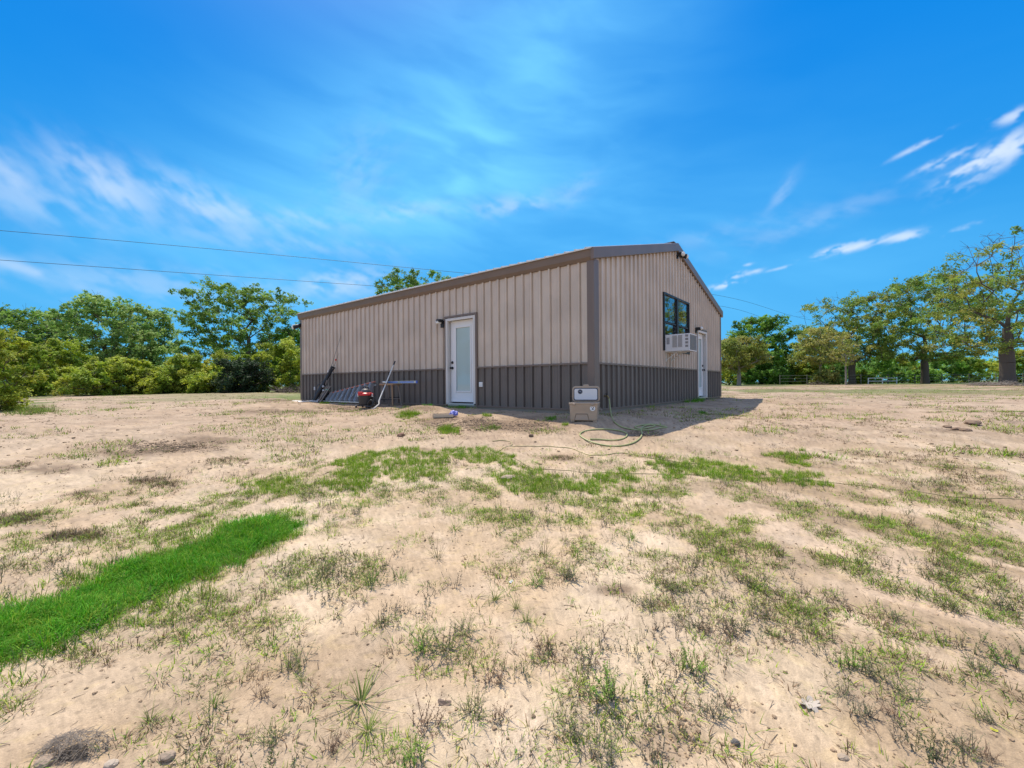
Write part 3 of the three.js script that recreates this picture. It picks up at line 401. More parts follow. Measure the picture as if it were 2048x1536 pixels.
{
  // cooler
  const rrect = (w, h, t, r, bv) => { const s = new THREE.Shape(), x = w / 2 - bv, y = h / 2 - bv; s.moveTo(-x + r, -y); s.lineTo(x - r, -y); s.quadraticCurveTo(x, -y, x, -y + r); s.lineTo(x, y - r); s.quadraticCurveTo(x, y, x - r, y); s.lineTo(-x + r, y); s.quadraticCurveTo(-x, y, -x, y - r); s.lineTo(-x, -y + r); s.quadraticCurveTo(-x, -y, -x + r, -y); return new THREE.ExtrudeGeometry(s, { depth: t - 2 * bv, bevelEnabled: true, bevelSize: bv, bevelThickness: bv, bevelSegments: 3, curveSegments: 8 }).translate(0, 0, -t / 2 + bv); };
  const c0 = G(1172, 843), c = thing('cooler', 'tan cooler with its lid open standing by the building corner', 'cooler', [c0.x, c0.y - .008, c0.z - .14], -.30); const W = .50, H = .31, D = .32;
  const bodyG = new RoundedBoxGeometry(W, H, D, 3, .022), q = bodyG.attributes.position; for (let k = 0; k < q.count; k++) { const f = .93 + .07 * (q.getY(k) / H + .5); q.setXYZ(k, q.getX(k) * f, q.getY(k), q.getZ(k) * f); } bodyG.computeVertexNormals();
  part('cooler_body', [bodyG.translate(0, H / 2 + .02, 0)], M.cooler, c);
  part('rim', [rbox(W + .012, .028, .024, .008, 0, H + .012, D / 2 - .006), rbox(W + .012, .028, .024, .008, 0, H + .012, -D / 2 + .006), rbox(.024, .028, D - .036, .008, -W / 2 + .006, H + .012, 0), rbox(.024, .028, D - .036, .008, W / 2 - .006, H + .012, 0)], M.cooler, c);
  const fs = new THREE.Shape([[-.15, 0], [.10, 0], [.075, .10], [-.125, .10]].map(p => new THREE.Vector2(...p))); part('foot_recess', new THREE.ExtrudeGeometry(fs, { depth: .006, bevelEnabled: true, bevelSize: .004, bevelThickness: .004, bevelSegments: 2 }).translate(-.005, .035, D / 2 - .016), mat([.40, .31, .235], .6), c);
  part('recess_edge', [rod(V(-.155, .035, D / 2 - .01), V(-.13, .14, D / 2 - .004), .005), rod(V(.095, .035, D / 2 - .01), V(.07, .14, D / 2 - .004), .005), rod(V(-.13, .14, D / 2 - .004), V(.07, .14, D / 2 - .004), .005)], mat([.16, .12, .09], .8), c);
  for (const [x, z] of [[-1, 1], [1, 1], [-1, -1], [1, -1]]) part('foot', rbox(.07, .03, .06, .008, x * .195, .014, z * .11), M.cooler, c);
  const lid = part('lid', [rrect(W, .29, .055, .06, .012).translate(0, H + .172, -D / 2 - .045), rbox(.10, .05, .04, .015, 0, H + .322, -D / 2 - .045)], M.cooler, c);
  const tilt = lid; part('lid_gasket', rrect(W - .06, .225, .012, .035, .003).translate(0, H + .168, -D / 2 - .012), M.gasket, lid); part('lid_liner', rrect(W - .088, .198, .014, .028, .004).translate(0, H + .168, -D / 2 - .009), M.coolerIn, lid);
  const ringSticker = (r, seed) => { const n = 128, d = new Uint8Array(n * n * 4), rr = rng(seed); for (let j = 0; j < n; j++) for (let i = 0; i < n; i++) { const x = (i - 63.5) / 63.5, y = (j - 63.5) / 63.5, a = Math.hypot(x, y); let v = seed === 1 ? 40 : 225; if (seed === 1) { if (a < .60 && Math.abs(y) < .32 && fbm(x * 7 + 3, y * 9, 2, 5) > .5) v = 165; if (a > .72 && a < .82) v = 120; } else if ((Math.abs(x - y * .6 - .1) < .13 || Math.abs(x + y * .8 + .15) < .09 || (a > .45 && a < .58 && x > .05)) && a < .7) v = 35; const o = (j * n + i) * 4; d[o] = v * (seed === 1 ? .9 : 1); d[o + 1] = v * (seed === 1 ? .95 : 1); d[o + 2] = v * (seed === 1 ? 1.1 : 1); d[o + 3] = 255; } const t = new THREE.DataTexture(d, n, n); t.colorSpace = THREE.SRGBColorSpace; t.magFilter = THREE.LinearFilter; t.needsUpdate = true; return new THREE.MeshStandardMaterial({ map: t, roughness: .5, side: THREE.DoubleSide }); };
  part('round_sticker', new THREE.CircleGeometry(.042, 28).translate(-.10, H + .215, -D / 2 + .0015), ringSticker(1, 1), lid);
  part('round_sticker', new THREE.CircleGeometry(.045, 28).rotateX(-.07).translate(.16, H - .07, D / 2 + .0), ringSticker(1, 2), c);
  for (const x of [-.16, .16]) part('latch', rbox(.045, .035, .02, .006, x, H - .0, D / 2 + .012), mat([.38, .29, .22], .6), c);
  part('rope_handle', tube([V(W / 2 - .01, H - .05, -.1), V(W / 2 + .035, H - .09, -.09), V(W / 2 + .045, H - .13, 0), V(W / 2 + .035, H - .09, .09), V(W / 2 - .01, H - .05, .1)], .007, 24, 6), M.greyWood, c);
}
{
  // hoses
  const gp = (l, lift) => l.map(([x, y]) => { const p = G(x, y); p.y = ground(p.x, p.z) + lift; return p; });
  const tp = onGable(.40, .22, .12), T = V(tp[0], tp[1], tp[2]), d0 = G(1228, 846);
  const main = [T, T.clone().lerp(d0, .3).add(V(.0, -.10, 0)), T.clone().lerp(d0, .75).add(V(0, -.05, .0)), ...gp([[1231, 847], [1243, 855], [1258, 859], [1280, 862], [1305, 861], [1322, 857], [1334, 856], [1322, 853], [1302, 850], [1282, 852], [1270, 855], [1278, 859], [1296, 857], [1310, 853], [1300, 851], [1286, 855], [1282, 861], [1284, 869], [1278, 880], [1262, 889], [1240, 893.5], [1215, 893], [1190, 888], [1170, 880], [1160, 872], [1166, 865], [1185, 861], [1215, 860], [1240, 863], [1253, 868], [1252, 875], [1240, 880.5], [1222, 882], [1200, 880.5], [1184, 880]], .013)];
  for (let i = 4; i < main.length; i++) main[i].y = ground(main[i].x, main[i].z) + .014;
  single('garden_hose', [tube(main, .0115, 420, 8), rod(main[main.length - 1], main[main.length - 1].clone().add(V(-.03, 0, 0)), .014)], M.hose, 'thick green garden hose looped on the sand from the wall tap', 'hose');
  const dense = (l, lift, n = 14) => { const c = new THREE.CatmullRomCurve3(gp(l, lift)), o = []; for (let i = 0; i <= n * l.length; i++) { const p = c.getPoint(i / (n * l.length)); p.y = ground(p.x, p.z) + lift; o.push(p); } return o; };
  single('thin_hose', tube(dense([[985, 883], [1000, 881], [1020, 884], [1024, 889], [1010, 895], [1000, 902]], .006), .006, 120, 6), M.cord, 'short kinked piece of thin yellow hose above the bright grass', 'hose');
  single('thin_hose', tube(dense([[1018, 893], [1060, 893], [1100, 893], [1140, 897], [1165, 906], [1185, 911], [1215, 910], [1250, 907], [1290, 914], [1335, 921], [1400, 928]], .006), .006, 260, 6), M.cord, 'thin yellow hose trailing across the sand below the garden hose loop', 'hose');
  single('extension_line', tube(dense([[1000, 905], [1030, 918], [1062, 936], [1090, 939], [1110, 940], [1200, 946], [1350, 950], [1600, 958], [1720, 972], [1850, 986], [1930, 996], [2048, 1000], [2150, 1006]], .003), .0032, 420, 6), mat([.20, .18, .08], .7), 'thin dark line running through the grass to the right edge', 'cord');
}
{
  // overhead wires
  const wires = [['upper of the two overhead wires crossing the left sky', [[-300, 437, 22], [0, 461, 25], [480, 503, 30], [950, 548, 36], [1432, 590, 48], [1590, 633, 60], [1700, 655, 74]]], ['lower of the two overhead wires crossing the left sky', [[-300, 500, 22], [0, 520, 25], [400, 548, 29], [750, 572, 34], [1110, 596, 40], [1440, 612, 48], [1580, 654, 60], [1700, 672, 74]]]];
  for (const [lab, p] of wires) single('overhead_wire', tube(p.map(q => at(...q)), .014, 90, 5), mat([.03, .035, .04], .6), lab, 'wire');
}

// ---------- trees and shrubs ----------
const barkT = noiseTex(256, (u, v) => { const a = fbm(u * 24, v * 5, 4, 401, 0), b = fbm(u * 8, v * 8, 3, 411, 8); const h = a * .7 + b * .3; return [h, h, h]; });
const bark = (c) => mat(c, .95, { bumpMap: barkT, bumpScale: .012 });
const BARK = bark([.125, .10, .082]), BARK_GREY = bark([.27, .235, .20]);
const leafMat = () => phys([1, 1, 1], .75, { vertexColors: true, transmission: .5, thickness: 0, specularIntensity: .25 });
const LEAF = leafMat();
// leaves: positions with a size and a colour -> one mesh of small folded blades
function leafGeo(list) {
  const n = list.length, pos = new Float32Array(n * 18), col = new Float32Array(n * 18), nor = new Float32Array(n * 18); let o = 0;
  const a = V(0, 0, 0), b = V(0, 0, 0), nn = V(0, 0, 0);
  for (const [p, s, c, ax, up] of list) {
    a.copy(ax).normalize(); nn.copy(up).addScaledVector(a, -up.dot(a)); if (nn.lengthSq() < 1e-6) nn.set(a.y, -a.x, .3); nn.normalize(); b.crossVectors(a, nn);
    const w = s * .32, k = s * .10;
    const q = [[p.x - a.x * s * .5, p.y - a.y * s * .5, p.z - a.z * s * .5], [p.x + b.x * w + nn.x * k, p.y + b.y * w + nn.y * k, p.z + b.z * w + nn.z * k], [p.x + a.x * s * .5, p.y + a.y * s * .5, p.z + a.z * s * .5], [p.x - b.x * w + nn.x * k, p.y - b.y * w + nn.y * k, p.z - b.z * w + nn.z * k]];
    for (const i of [0, 1, 2, 0, 2, 3]) { pos.set(q[i], o); col.set(c, o); nor[o] = nn.x; nor[o + 1] = nn.y; nor[o + 2] = nn.z; o += 3; }
  }
  const g = new THREE.BufferGeometry(); g.setAttribute('position', new THREE.BufferAttribute(pos, 3)); g.setAttribute('normal', new THREE.BufferAttribute(nor, 3)); g.setAttribute('color', new THREE.BufferAttribute(col, 3)); return g;
}
function frustums(edges) {     // [a, b, ra, rb, sides]
  const pos = [], nor = [], uv = [], ix = [];
  const d = V(0, 0, 0), u = V(0, 0, 0), w = V(0, 0, 0);
  for (const [a, b, ra, rb, n] of edges) {
    d.copy(b).sub(a).normalize(); u.set(Math.abs(d.y) > .9 ? 1 : 0, Math.abs(d.y) > .9 ? 0 : 1, 0).cross(d).normalize(); w.crossVectors(d, u); const o = pos.length / 3;
    for (let i = 0; i <= n; i++) { const t = i / n * 2 * Math.PI, c = Math.cos(t), s = Math.sin(t), nx = u.x * c + w.x * s, ny = u.y * c + w.y * s, nz = u.z * c + w.z * s; pos.push(a.x + nx * ra, a.y + ny * ra, a.z + nz * ra, b.x + nx * rb, b.y + ny * rb, b.z + nz * rb); nor.push(nx, ny, nz, nx, ny, nz); uv.push(i / n, a.y, i / n, b.y); if (i) { const k = o + 2 * i; ix.push(k - 2, k, k - 1, k - 1, k, k + 1); } }
  }
  const g = new THREE.BufferGeometry(); g.setAttribute('position', new THREE.Float32BufferAttribute(pos, 3)); g.setAttribute('normal', new THREE.Float32BufferAttribute(nor, 3)); g.setAttribute('uv', new THREE.Float32BufferAttribute(uv, 2)); g.setIndex(ix); return g;
}
const OAK = [[0.196, 0.341, 0.061], [0.260, 0.428, 0.075], [0.157, 0.270, 0.054], [0.340, 0.484, 0.087]], OLIVE = [[0.393, 0.421, 0.089], [0.315, 0.381, 0.077], [0.499, 0.463, 0.111], [0.235, 0.327, 0.062]], LIME = [[0.415, 0.520, 0.049], [0.293, 0.425, 0.049], [0.520, 0.520, 0.078], [0.208, 0.314, 0.039]], YELLOW = [[0.468, 0.520, 0.050], [0.355, 0.475, 0.042], [0.468, 0.520, 0.085], [0.244, 0.356, 0.038]], GREEN = [[0.161, 0.337, 0.047], [0.220, 0.421, 0.058], [0.117, 0.239, 0.042], [0.293, 0.478, 0.070]], BRONZE = [[0.413, 0.395, 0.111], [0.341, 0.395, 0.089], [0.486, 0.456, 0.133], [0.244, 0.335, 0.067]], CEDAR = [[0.040, 0.082, 0.032], [0.054, 0.104, 0.040], [0.032, 0.064, 0.026]], PALE = [[0.321, 0.478, 0.131], [0.246, 0.413, 0.101], [0.397, 0.520, 0.161]];
function makeTree(o) {
  const { name, label, category = 'tree', px, depth, top, spread, pal, seed, group, trunkR = .2, crown = .3, clumps = 90, leaves = 9000, leaf = .2, clumpR = .7, lean = 0, barkM = BARK, flat = .65, lobes = .5, bare = 0, twigR = .012, stems = 1, ax = 1, base } = o;
  const r = rng(seed), [u] = rayDir(px, 768), X = o.x ?? u * depth, Z = -depth, gy = ground(X, Z) - .05, H = o.height ?? (at(px, top, depth).y - gy);
  const t = thing(name, label, category, [X, gy, Z], 0, group);
  const gauss = () => (r() + r() + r() + r() - 2) * .9;
  // clump centres inside an uneven dome
  const cs = [], cb = H * crown; let guard = 0; const minD = Math.pow(spread * spread * (H - cb) / clumps, 1 / 3) * .72;
  while (cs.length < clumps && guard++ < clumps * 60) {
    const th = r() * 2 * Math.PI, rr = Math.sqrt(r()), yf = r(), y = cb + (H - cb) * yf;
    const lob = 1 - lobes * .55 + lobes * (.5 * Math.sin(th * 3 + seed) + .5 * Math.sin(th * 2 - seed * 1.7 + yf * 3)) * .6 + (vnoise(Math.cos(th) * 2.2 + seed, Math.sin(th) * 2.2 + yf * 3, seed) - .5) * lobes;
    const pr = Math.sqrt(Math.max(0, 1 - Math.pow(Math.max(0, (yf - .35) / .68), 2))) * (yf < .35 ? .72 + .8 * yf : 1) * clamp(lob, .25, 1.15);
    const p = V(Math.cos(th) * rr * spread * pr * ax + lean * (y / H) * H * .3, Math.min(y, H - clumpR * .6), Math.sin(th) * rr * spread * pr);
    if (rr < .45 && yf < .55 && r() < .7) continue; if (cs.some(q => q.distanceTo(p) < minD * (.7 + .5 * r()))) continue; cs.push(p);
  }
  // skeleton: trunk, then each clump joined to what is nearest along the way out
  const nodes = []; const add = (p, par) => { nodes.push({ p, par, len: par < 0 ? 0 : nodes[par].len + nodes[par].p.distanceTo(p), kids: 0, r: 0 }); return nodes.length - 1; };
  const roots = [];
  for (let s = 0; s < stems; s++) { const bx = stems > 1 ? gauss() * .25 : 0, bz = stems > 1 ? gauss() * .25 : 0; let par = add(V(bx, 0, bz), -1); roots.push(par); const n = 6, ht = H * mix(crown, 1, stems > 1 ? .25 : .28); for (let i = 1; i <= n; i++) { const f = i / n; par = add(V(bx + lean * H * .3 * f + gauss() * .09 * H * .12 * f + (stems > 1 ? bx * 2.5 * f : 0), ht * f, bz + gauss() * .09 * H * .12 * f + (stems > 1 ? bz * 2.5 * f : 0)), par); } }
  const hub = V(lean * H * .3 * .4, H * crown * 1.0, 0); cs.sort((a, b) => a.distanceTo(hub) - b.distanceTo(hub));
  const ends = [];
  for (const c of cs) {
    let best = -1, bc = 1e9; for (let i = 0; i < nodes.length; i++) { const q = nodes[i]; if (q.p.y < H * crown * .62 && category === 'tree') continue; const up = q.p.y - c.y, k = q.p.distanceTo(c) + .32 * q.len + Math.max(0, up) * .8; if (k < bc) { bc = k; best = i; } }
    const a = nodes[best].p, L = a.distanceTo(c), n = Math.max(1, Math.round(L / .75)); let par = best;
    for (let i = 1; i <= n; i++) { const f = i / n, p = a.clone().lerp(c, f); if (i < n) p.add(V(gauss() * .16 * L / n * 1.3, gauss() * .12 + Math.sin(f * Math.PI) * L * .10, gauss() * .16 * L / n * 1.3)); par = add(p, par); }
    ends.push(par);
  }
  for (const e of ends) nodes[e].r = twigR;
  for (let i = nodes.length - 1; i >= 0; i--) { const q = nodes[i]; q.area = (q.area || 0) + (q.r ? Math.pow(q.r, 2.35) : 0); q.r = Math.pow(q.area || Math.pow(twigR * .7, 2.35), 1 / 2.35); if (q.par >= 0) nodes[q.par].area = (nodes[q.par].area || 0) + q.area; }
  const k = trunkR / Math.max(...roots.map(i => nodes[i].r)), edges = []; const R = i => Math.max(nodes[i].r * mix(1, k, sstep(.25, 1, nodes[i].r / nodes[roots[0]].r)), .008);
  nodes.forEach((q, i) => { if (q.par < 0) return; const p = nodes[q.par]; let ra = R(q.par), rb = R(i); if (ra > rb * 1.7 && p.par >= 0) ra = rb * 1.35; if (p.par < 0) ra = Math.max(ra, trunkR) * 1.25; edges.push([p.p, q.p, ra, rb, rb > .09 ? 10 : rb > .03 ? 6 : 4]); });
  for (const c of cs) for (let i = 0; i < 5; i++) { const d = V(gauss(), gauss() * .7 + .25, gauss()).multiplyScalar(clumpR * .9); edges.push([c, c.clone().add(d), twigR * .9, .005, 3]); }
  part('trunk', frustums(edges), barkM, t);
  // foliage
  const list = [], per = leaves * (category === 'tree' ? 1.3 : 1.5) / cs.length, vy = V(0, 1, 0);
  cs.forEach(c => {
    const hf = c.y / H; if (r() < bare * sstep(.5, .9, hf)) return; const cr = clumpR * (.7 + .6 * r()), sub = []; for (let i = 0; i < 6; i++) sub.push(V(gauss() * cr * .75, gauss() * cr * .75 * flat, gauss() * cr * .75));
    const tw = .72 + .56 * r(), tone = pal[Math.floor(r() * pal.length)].map(v => v * tw), n = per * (.6 + .8 * r()) * (cr / clumpR);
    for (let i = 0; i < n; i++) { const s = sub[Math.floor(r() * 6)], p = V(gauss() * cr * .36, gauss() * cr * .36 * flat, gauss() * cr * .36).add(s).add(c); if (p.y < .03) continue; const c2 = pal[Math.floor(r() * pal.length)], f = .8 + .4 * r(), m = .32; list.push([p, leaf * (.6 + .8 * r()), [mix(tone[0], c2[0], m) * f, mix(tone[1], c2[1], m) * f, mix(tone[2], c2[2], m) * f], V(r() - .5, (r() - .6) * .8, r() - .5), V(gauss() * .7, .8, gauss() * .7)]); }
  });
  const cr = part('crown', leafGeo(list), LEAF, t); return t;
}
const gl = 'oaks and brush left of the building', gr = 'oaks and brush right of the building';
[
  { name: 'oak_tree', label: 'oak at the far left edge behind the yellow-green brush', px: 22, depth: 34, top: 612, spread: 3.4, pal: OAK, seed: 11, clumps: 100, leaves: 7000, trunkR: .16 },
  { name: 'oak_tree', label: 'low-crowned oak second from the left edge', px: 112, depth: 37, top: 622, spread: 3.2, pal: OAK, seed: 12, clumps: 95, leaves: 7000, trunkR: .16 },
  { name: 'leaning_tree', label: 'pale green tree with a dark leaning trunk in the left brush', px: 205, depth: 31, top: 588, spread: 3.3, pal: PALE, seed: 13, clumps: 100, leaves: 8500, trunkR: .2, lean: .12, clumpR: .62, crown: .28 },
  { name: 'oak_tree', label: 'slender oak between the leaning tree and the broad oak', px: 300, depth: 36, top: 612, spread: 2.6, pal: PALE, seed: 14, clumps: 70, leaves: 8500, trunkR: .14, crown: .2 },
  { name: 'broad_oak', label: 'broad open-crowned oak just left of the building', px: 497, depth: 36, top: 572, spread: 6.1, pal: OAK, seed: 15, clumps: 190, leaves: 17000, trunkR: .3, crown: .30, clumpR: .62, leaf: .19, ax: 1.0, lobes: .35 },
  { name: 'oak_tree', label: 'oak filling the gap between the broad oak and the wall', px: 585, depth: 40, top: 655, spread: 3.4, pal: GREEN, seed: 16, clumps: 70, leaves: 8500, crown: .15, trunkR: .15 },
  { name: 'oak_tree', label: 'oak whose crown rises above the building roof', px: 822, depth: 44, top: 540, spread: 5.0, pal: OAK, seed: 27, clumps: 130, leaves: 13000, trunkR: .25, crown: .35, lobes: .4 },
].forEach(o => makeTree({ ...o, group: gl }));
[
  { name: 'green_tree', label: 'tall bright green tree just right of the gable', px: 1522, depth: 52, top: 632, spread: 4.9, pal: GREEN, seed: 31, clumps: 150, leaves: 16000, trunkR: .25, crown: .18, clumpR: .8, leaf: .24 },
  { name: 'young_oak', label: 'round olive young oak with a bare short trunk nearest the gable', px: 1478, depth: 40, top: 672, spread: 2.9, pal: OLIVE, seed: 32, clumps: 90, leaves: 11000, trunkR: .17, crown: .34, barkM: BARK_GREY, leaf: .18 },
  { name: 'young_oak', label: 'bronze-leaved young oak with a thin pale trunk', px: 1641, depth: 42, top: 655, spread: 2.9, pal: BRONZE, seed: 33, clumps: 75, leaves: 7000, trunkR: .12, crown: .38, barkM: BARK_GREY, leaf: .17 },
  { name: 'yellow_tree', label: 'yellow-green tree behind the bronze young oak', px: 1608, depth: 53, top: 683, spread: 3.7, pal: LIME, seed: 34, clumps: 85, leaves: 9500, trunkR: .16, crown: .22, leaf: .22 },
  { name: 'live_oak', label: 'spreading oak behind the white pipe rail, dark trunk', px: 1704, depth: 47, top: 588, spread: 6.6, pal: OLIVE.concat(OAK), seed: 35, clumps: 180, leaves: 17000, trunkR: .33, crown: .26, clumpR: .75, bare: .35, lobes: .45 },
  { name: 'sapling', label: 'small sapling with a straight pale stem before the dark trunk', px: 1692, depth: 37, top: 668, spread: 1.5, pal: BRONZE, seed: 36, clumps: 30, leaves: 1300, trunkR: .065, crown: .42, barkM: BARK_GREY, leaf: .15, clumpR: .4 },
  { name: 'live_oak', label: 'large spreading oak right of the white pipe rail', px: 1850, depth: 45, top: 553, spread: 7.2, pal: OLIVE.concat(OAK), seed: 47, clumps: 230, leaves: 24000, trunkR: .33, crown: .22, clumpR: .8, lobes: .3 },
  { name: 'live_oak', label: 'huge oak with bare upper limbs and thick trunk at right edge', px: 2015, depth: 31, top: 466, spread: 6.6, pal: OAK.concat(OLIVE), seed: 38, clumps: 240, leaves: 20000, trunkR: .40, crown: .24, clumpR: .66, bare: .75, leaf: .16, lobes: .5, twigR: .012 },
  { name: 'live_oak', label: 'oak standing beyond the right edge behind the huge oak', px: 2230, depth: 42, top: 560, spread: 6.0, pal: OAK.concat(OLIVE), seed: 39, clumps: 120, leaves: 12000, trunkR: .4, crown: .24 },
].forEach(o => makeTree({ ...o, group: gr }));
// trees that the side door's glass mirrors, left of the frame
makeTree({ name: 'oak_tree', label: 'oak left of the frame mirrored in the door glass', px: 0, x: -29, depth: 9, height: 5.6, spread: 3.6, pal: OAK, seed: 41, clumps: 90, leaves: 8000, group: gl });
makeTree({ name: 'oak_tree', label: 'taller oak left of the frame mirrored in the door glass', px: 0, x: -31, depth: 15.5, height: 7.4, spread: 4, pal: OAK, seed: 42, clumps: 90, leaves: 8000, group: gl });
const bush = (label, px, depth, top, spread, pal, seed, o = {}) => makeTree({ name: o.name || 'bush', label, category: 'bush', px, depth, top, spread, pal, seed, clumps: o.clumps || 46, leaves: o.leaves || 6500, leaf: o.leaf || .13, clumpR: o.clumpR || .42, crown: .04, trunkR: .05, stems: 4, flat: .85, lobes: .4, twigR: .008, group: o.group || gl });
bush('tall yellow-green bush cut by the left edge, nearest of the brush', -16, 11.5, 664, .95, YELLOW, 51, { leaf: .075, leaves: 9000, clumpR: .28 });
bush('yellow-green bush beside the left edge', 52, 22, 690, 1.9, YELLOW, 52, { leaves: 9000 });
bush('tall yellow-green bush under the second oak', 122, 25, 676, 1.9, LIME, 53, { leaves: 8500 });
bush('low glossy bush before the leaning tree', 185, 22.5, 738, 1.5, LIME, 54);
bush('rounded bush under the leaning tree', 250, 24, 715, 1.8, YELLOW, 55, { leaves: 8500 });
bush('yellow-green bush left of the broad oak', 318, 24.5, 738, 1.7, YELLOW, 56);
bush('bush in front of the broad oak, left side', 385, 25.5, 706, 1.9, LIME, 57, { leaves: 8000 });
bush('low bush at the edge of the sand below the broad oak', 430, 24, 750, 1.3, YELLOW, 58);
bush('dark bluish evergreen bush with its lower foliage near the ground', 487, 22.8, 716, 1.5, CEDAR, 59, { name: 'dark_bush', leaves: 9500, leaf: .11 });
bush('bright yellow-green crown spilling over the dark bush', 462, 27, 706, 1.7, YELLOW, 60);
bush('tall bright yellow-green bush next to the building end', 558, 25, 678, 2.0, YELLOW, 61, { leaves: 11000 });
bush('yellow-green bush partly hidden by the building end', 612, 24, 700, 1.6, YELLOW, 62);
bush('pale green brush below the pale trees', 330, 33, 690, 3.0, PALE, 63, { leaves: 9000, leaf: .18, clumpR: .6 });
bush('dark green brush between the left oaks', 60, 33, 690, 3.0, GREEN, 64, { leaves: 9000, leaf: .18, clumpR: .6 });
bush('pale green brush behind the rounded bush', 215, 35, 700, 3.0, PALE, 65, { leaves: 9000, leaf: .18, clumpR: .6 });
const rb = [[1455, 46, 725, 1.9, LIME, 'bright green bush against the gable corner'], [1500, 50, 712, 2.4, GREEN, 'dark bush behind the young oak trunk'], [1545, 49, 722, 2.2, GREEN, 'dark green bush left of the bronze oak'], [1590, 52, 728, 2.2, LIME, 'yellowish bush below the yellow-green tree'], [1650, 41, 744, 1.0, BRONZE, 'low dry bush at the foot of the bronze oak'], [1668, 56, 718, 2.6, GREEN, 'bush between the bronze oak and the dark trunk'], [1722, 50, 744, 1.3, LIME, 'low lime bush at the foot of the dark trunk'], [1760, 58, 712, 3.2, GREEN, 'bushy growth behind the white pipe rail'], [1805, 60, 705, 3.0, LIME, 'lime green growth right of the pipe rail'], [1850, 55, 740, 1.6, GREEN, 'dark low bush at the second oak trunk'], [1895, 58, 706, 3.2, GREEN, 'deep green growth between the two right trunks'], [1945, 60, 715, 3.0, LIME, 'lime growth behind the thick trunk, left side'], [2040, 52, 700, 2.8, LIME, 'yellow-green bush at the right edge']];
rb.forEach(([px, d, top, s, pal, lab], i) => bush(lab, px, d, top, s, pal, 70 + i, { group: gr, leaf: .2, clumpR: .6, leaves: s > 2 ? 6500 : 3800, clumps: s > 2 ? 50 : 30 }));
{
  // the wood that closes the view far behind: reads as one mass
  const r = rng(91), list = []; const pal = [...GREEN, ...OAK];
  for (let i = 0; i < 52000; i++) { const az = mix(-66, 66, r()) * D2R, d = 78 + 26 * r(), x = Math.tan(az) * d, top = 2.4 + 3.2 * fbm(x * .07 + 4, d * .02, 3, 93); const y = .2 + top * Math.sqrt(r()); const c = pal[Math.floor(r() * pal.length)], f = .8 + .4 * r(); list.push([V(x, y, -d), .45 + .4 * r(), [c[0] * f, c[1] * f, c[2] * f], V(r() - .5, (r() - .5) * .8, r() - .5), V(r() - .5, .8, r() - .5)]); }
  const o = single('far_wood', leafGeo(list), LEAF, 'dense green wood far behind the field', 'wood'); o.userData.kind = 'stuff';
}
{
  // brush piles and the white pipe rail
  const stick = (name, label, px, depth, n, w, h, m, seed) => { const r = rng(seed), [u] = rayDir(px, 768), X = u * depth, e = []; const y0 = ground(X, -depth); for (let i = 0; i < n; i++) { const a = V((r() - .5) * w, r() * h * .5, (r() - .5) * w * .6), b = a.clone().add(V((r() - .5) * w * .6, (r() - .35) * h, (r() - .5) * w * .6)); b.y = Math.max(b.y, .02); e.push([a, b, .008 + .014 * r(), .004, 4]); } const o = single(name, frustums(e), m, label, 'brush pile'); o.position.set(X, y0, -depth); return o; };
  stick('brush_pile', 'grey heap of cut branches at the foot of the huge oak', 1988, 29, 240, 2.6, .38, BARK_GREY, 101);
  stick('brush_pile', 'grey heap of cut branches beside the far end of the building', 588, 22, 170, 1.7, .42, BARK, 102);
  stick('brush_pile', 'small brown heap of twigs under the bronze oak', 1636, 39, 60, 1.4, .4, BARK, 103);
  const [u] = rayDir(1765, 768), d = 44, X = u * d, y = ground(X, -d), g = thing('pipe_rail', 'white pipe rail with three posts in front of the far oaks', 'fence', [X, y, -d], .05), wm = mat([.72, .72, .70], .5); for (const x of [-1.5, 0, 1.5]) part('post', rod(V(x, -.1, 0), V(x, .62, 0), .045, .045, 8), wm, g); for (const h of [.30, .60]) part('rail', rod(V(-1.5, h, 0), V(1.5, h, 0), .035, .035, 8), wm, g);
  // wire fence along the far side of the field
  const fm = mat([.20, .18, .15], .9), ps = []; const f = thing('wire_fence', 'thin wire fence along the far edge of the right field', 'fence', [0, 0, 0]);
  for (let px = 1560; px <= 2100; px += 54) { const [q] = rayDir(px, 768), dd = 46; const p = V(q * dd, 0, -dd); p.y = ground(p.x, p.z); ps.push(p); part('post', rod(p.clone().add(V(0, -.1, 0)), p.clone().add(V(0, 1.05, 0)), .04, .04, 6), fm, f); }
  for (const h of [.35, .65, .95]) part('wire', tube(ps.map(p => p.clone().add(V(0, h, .04))), .008, 80, 4), M.steel, f);
}

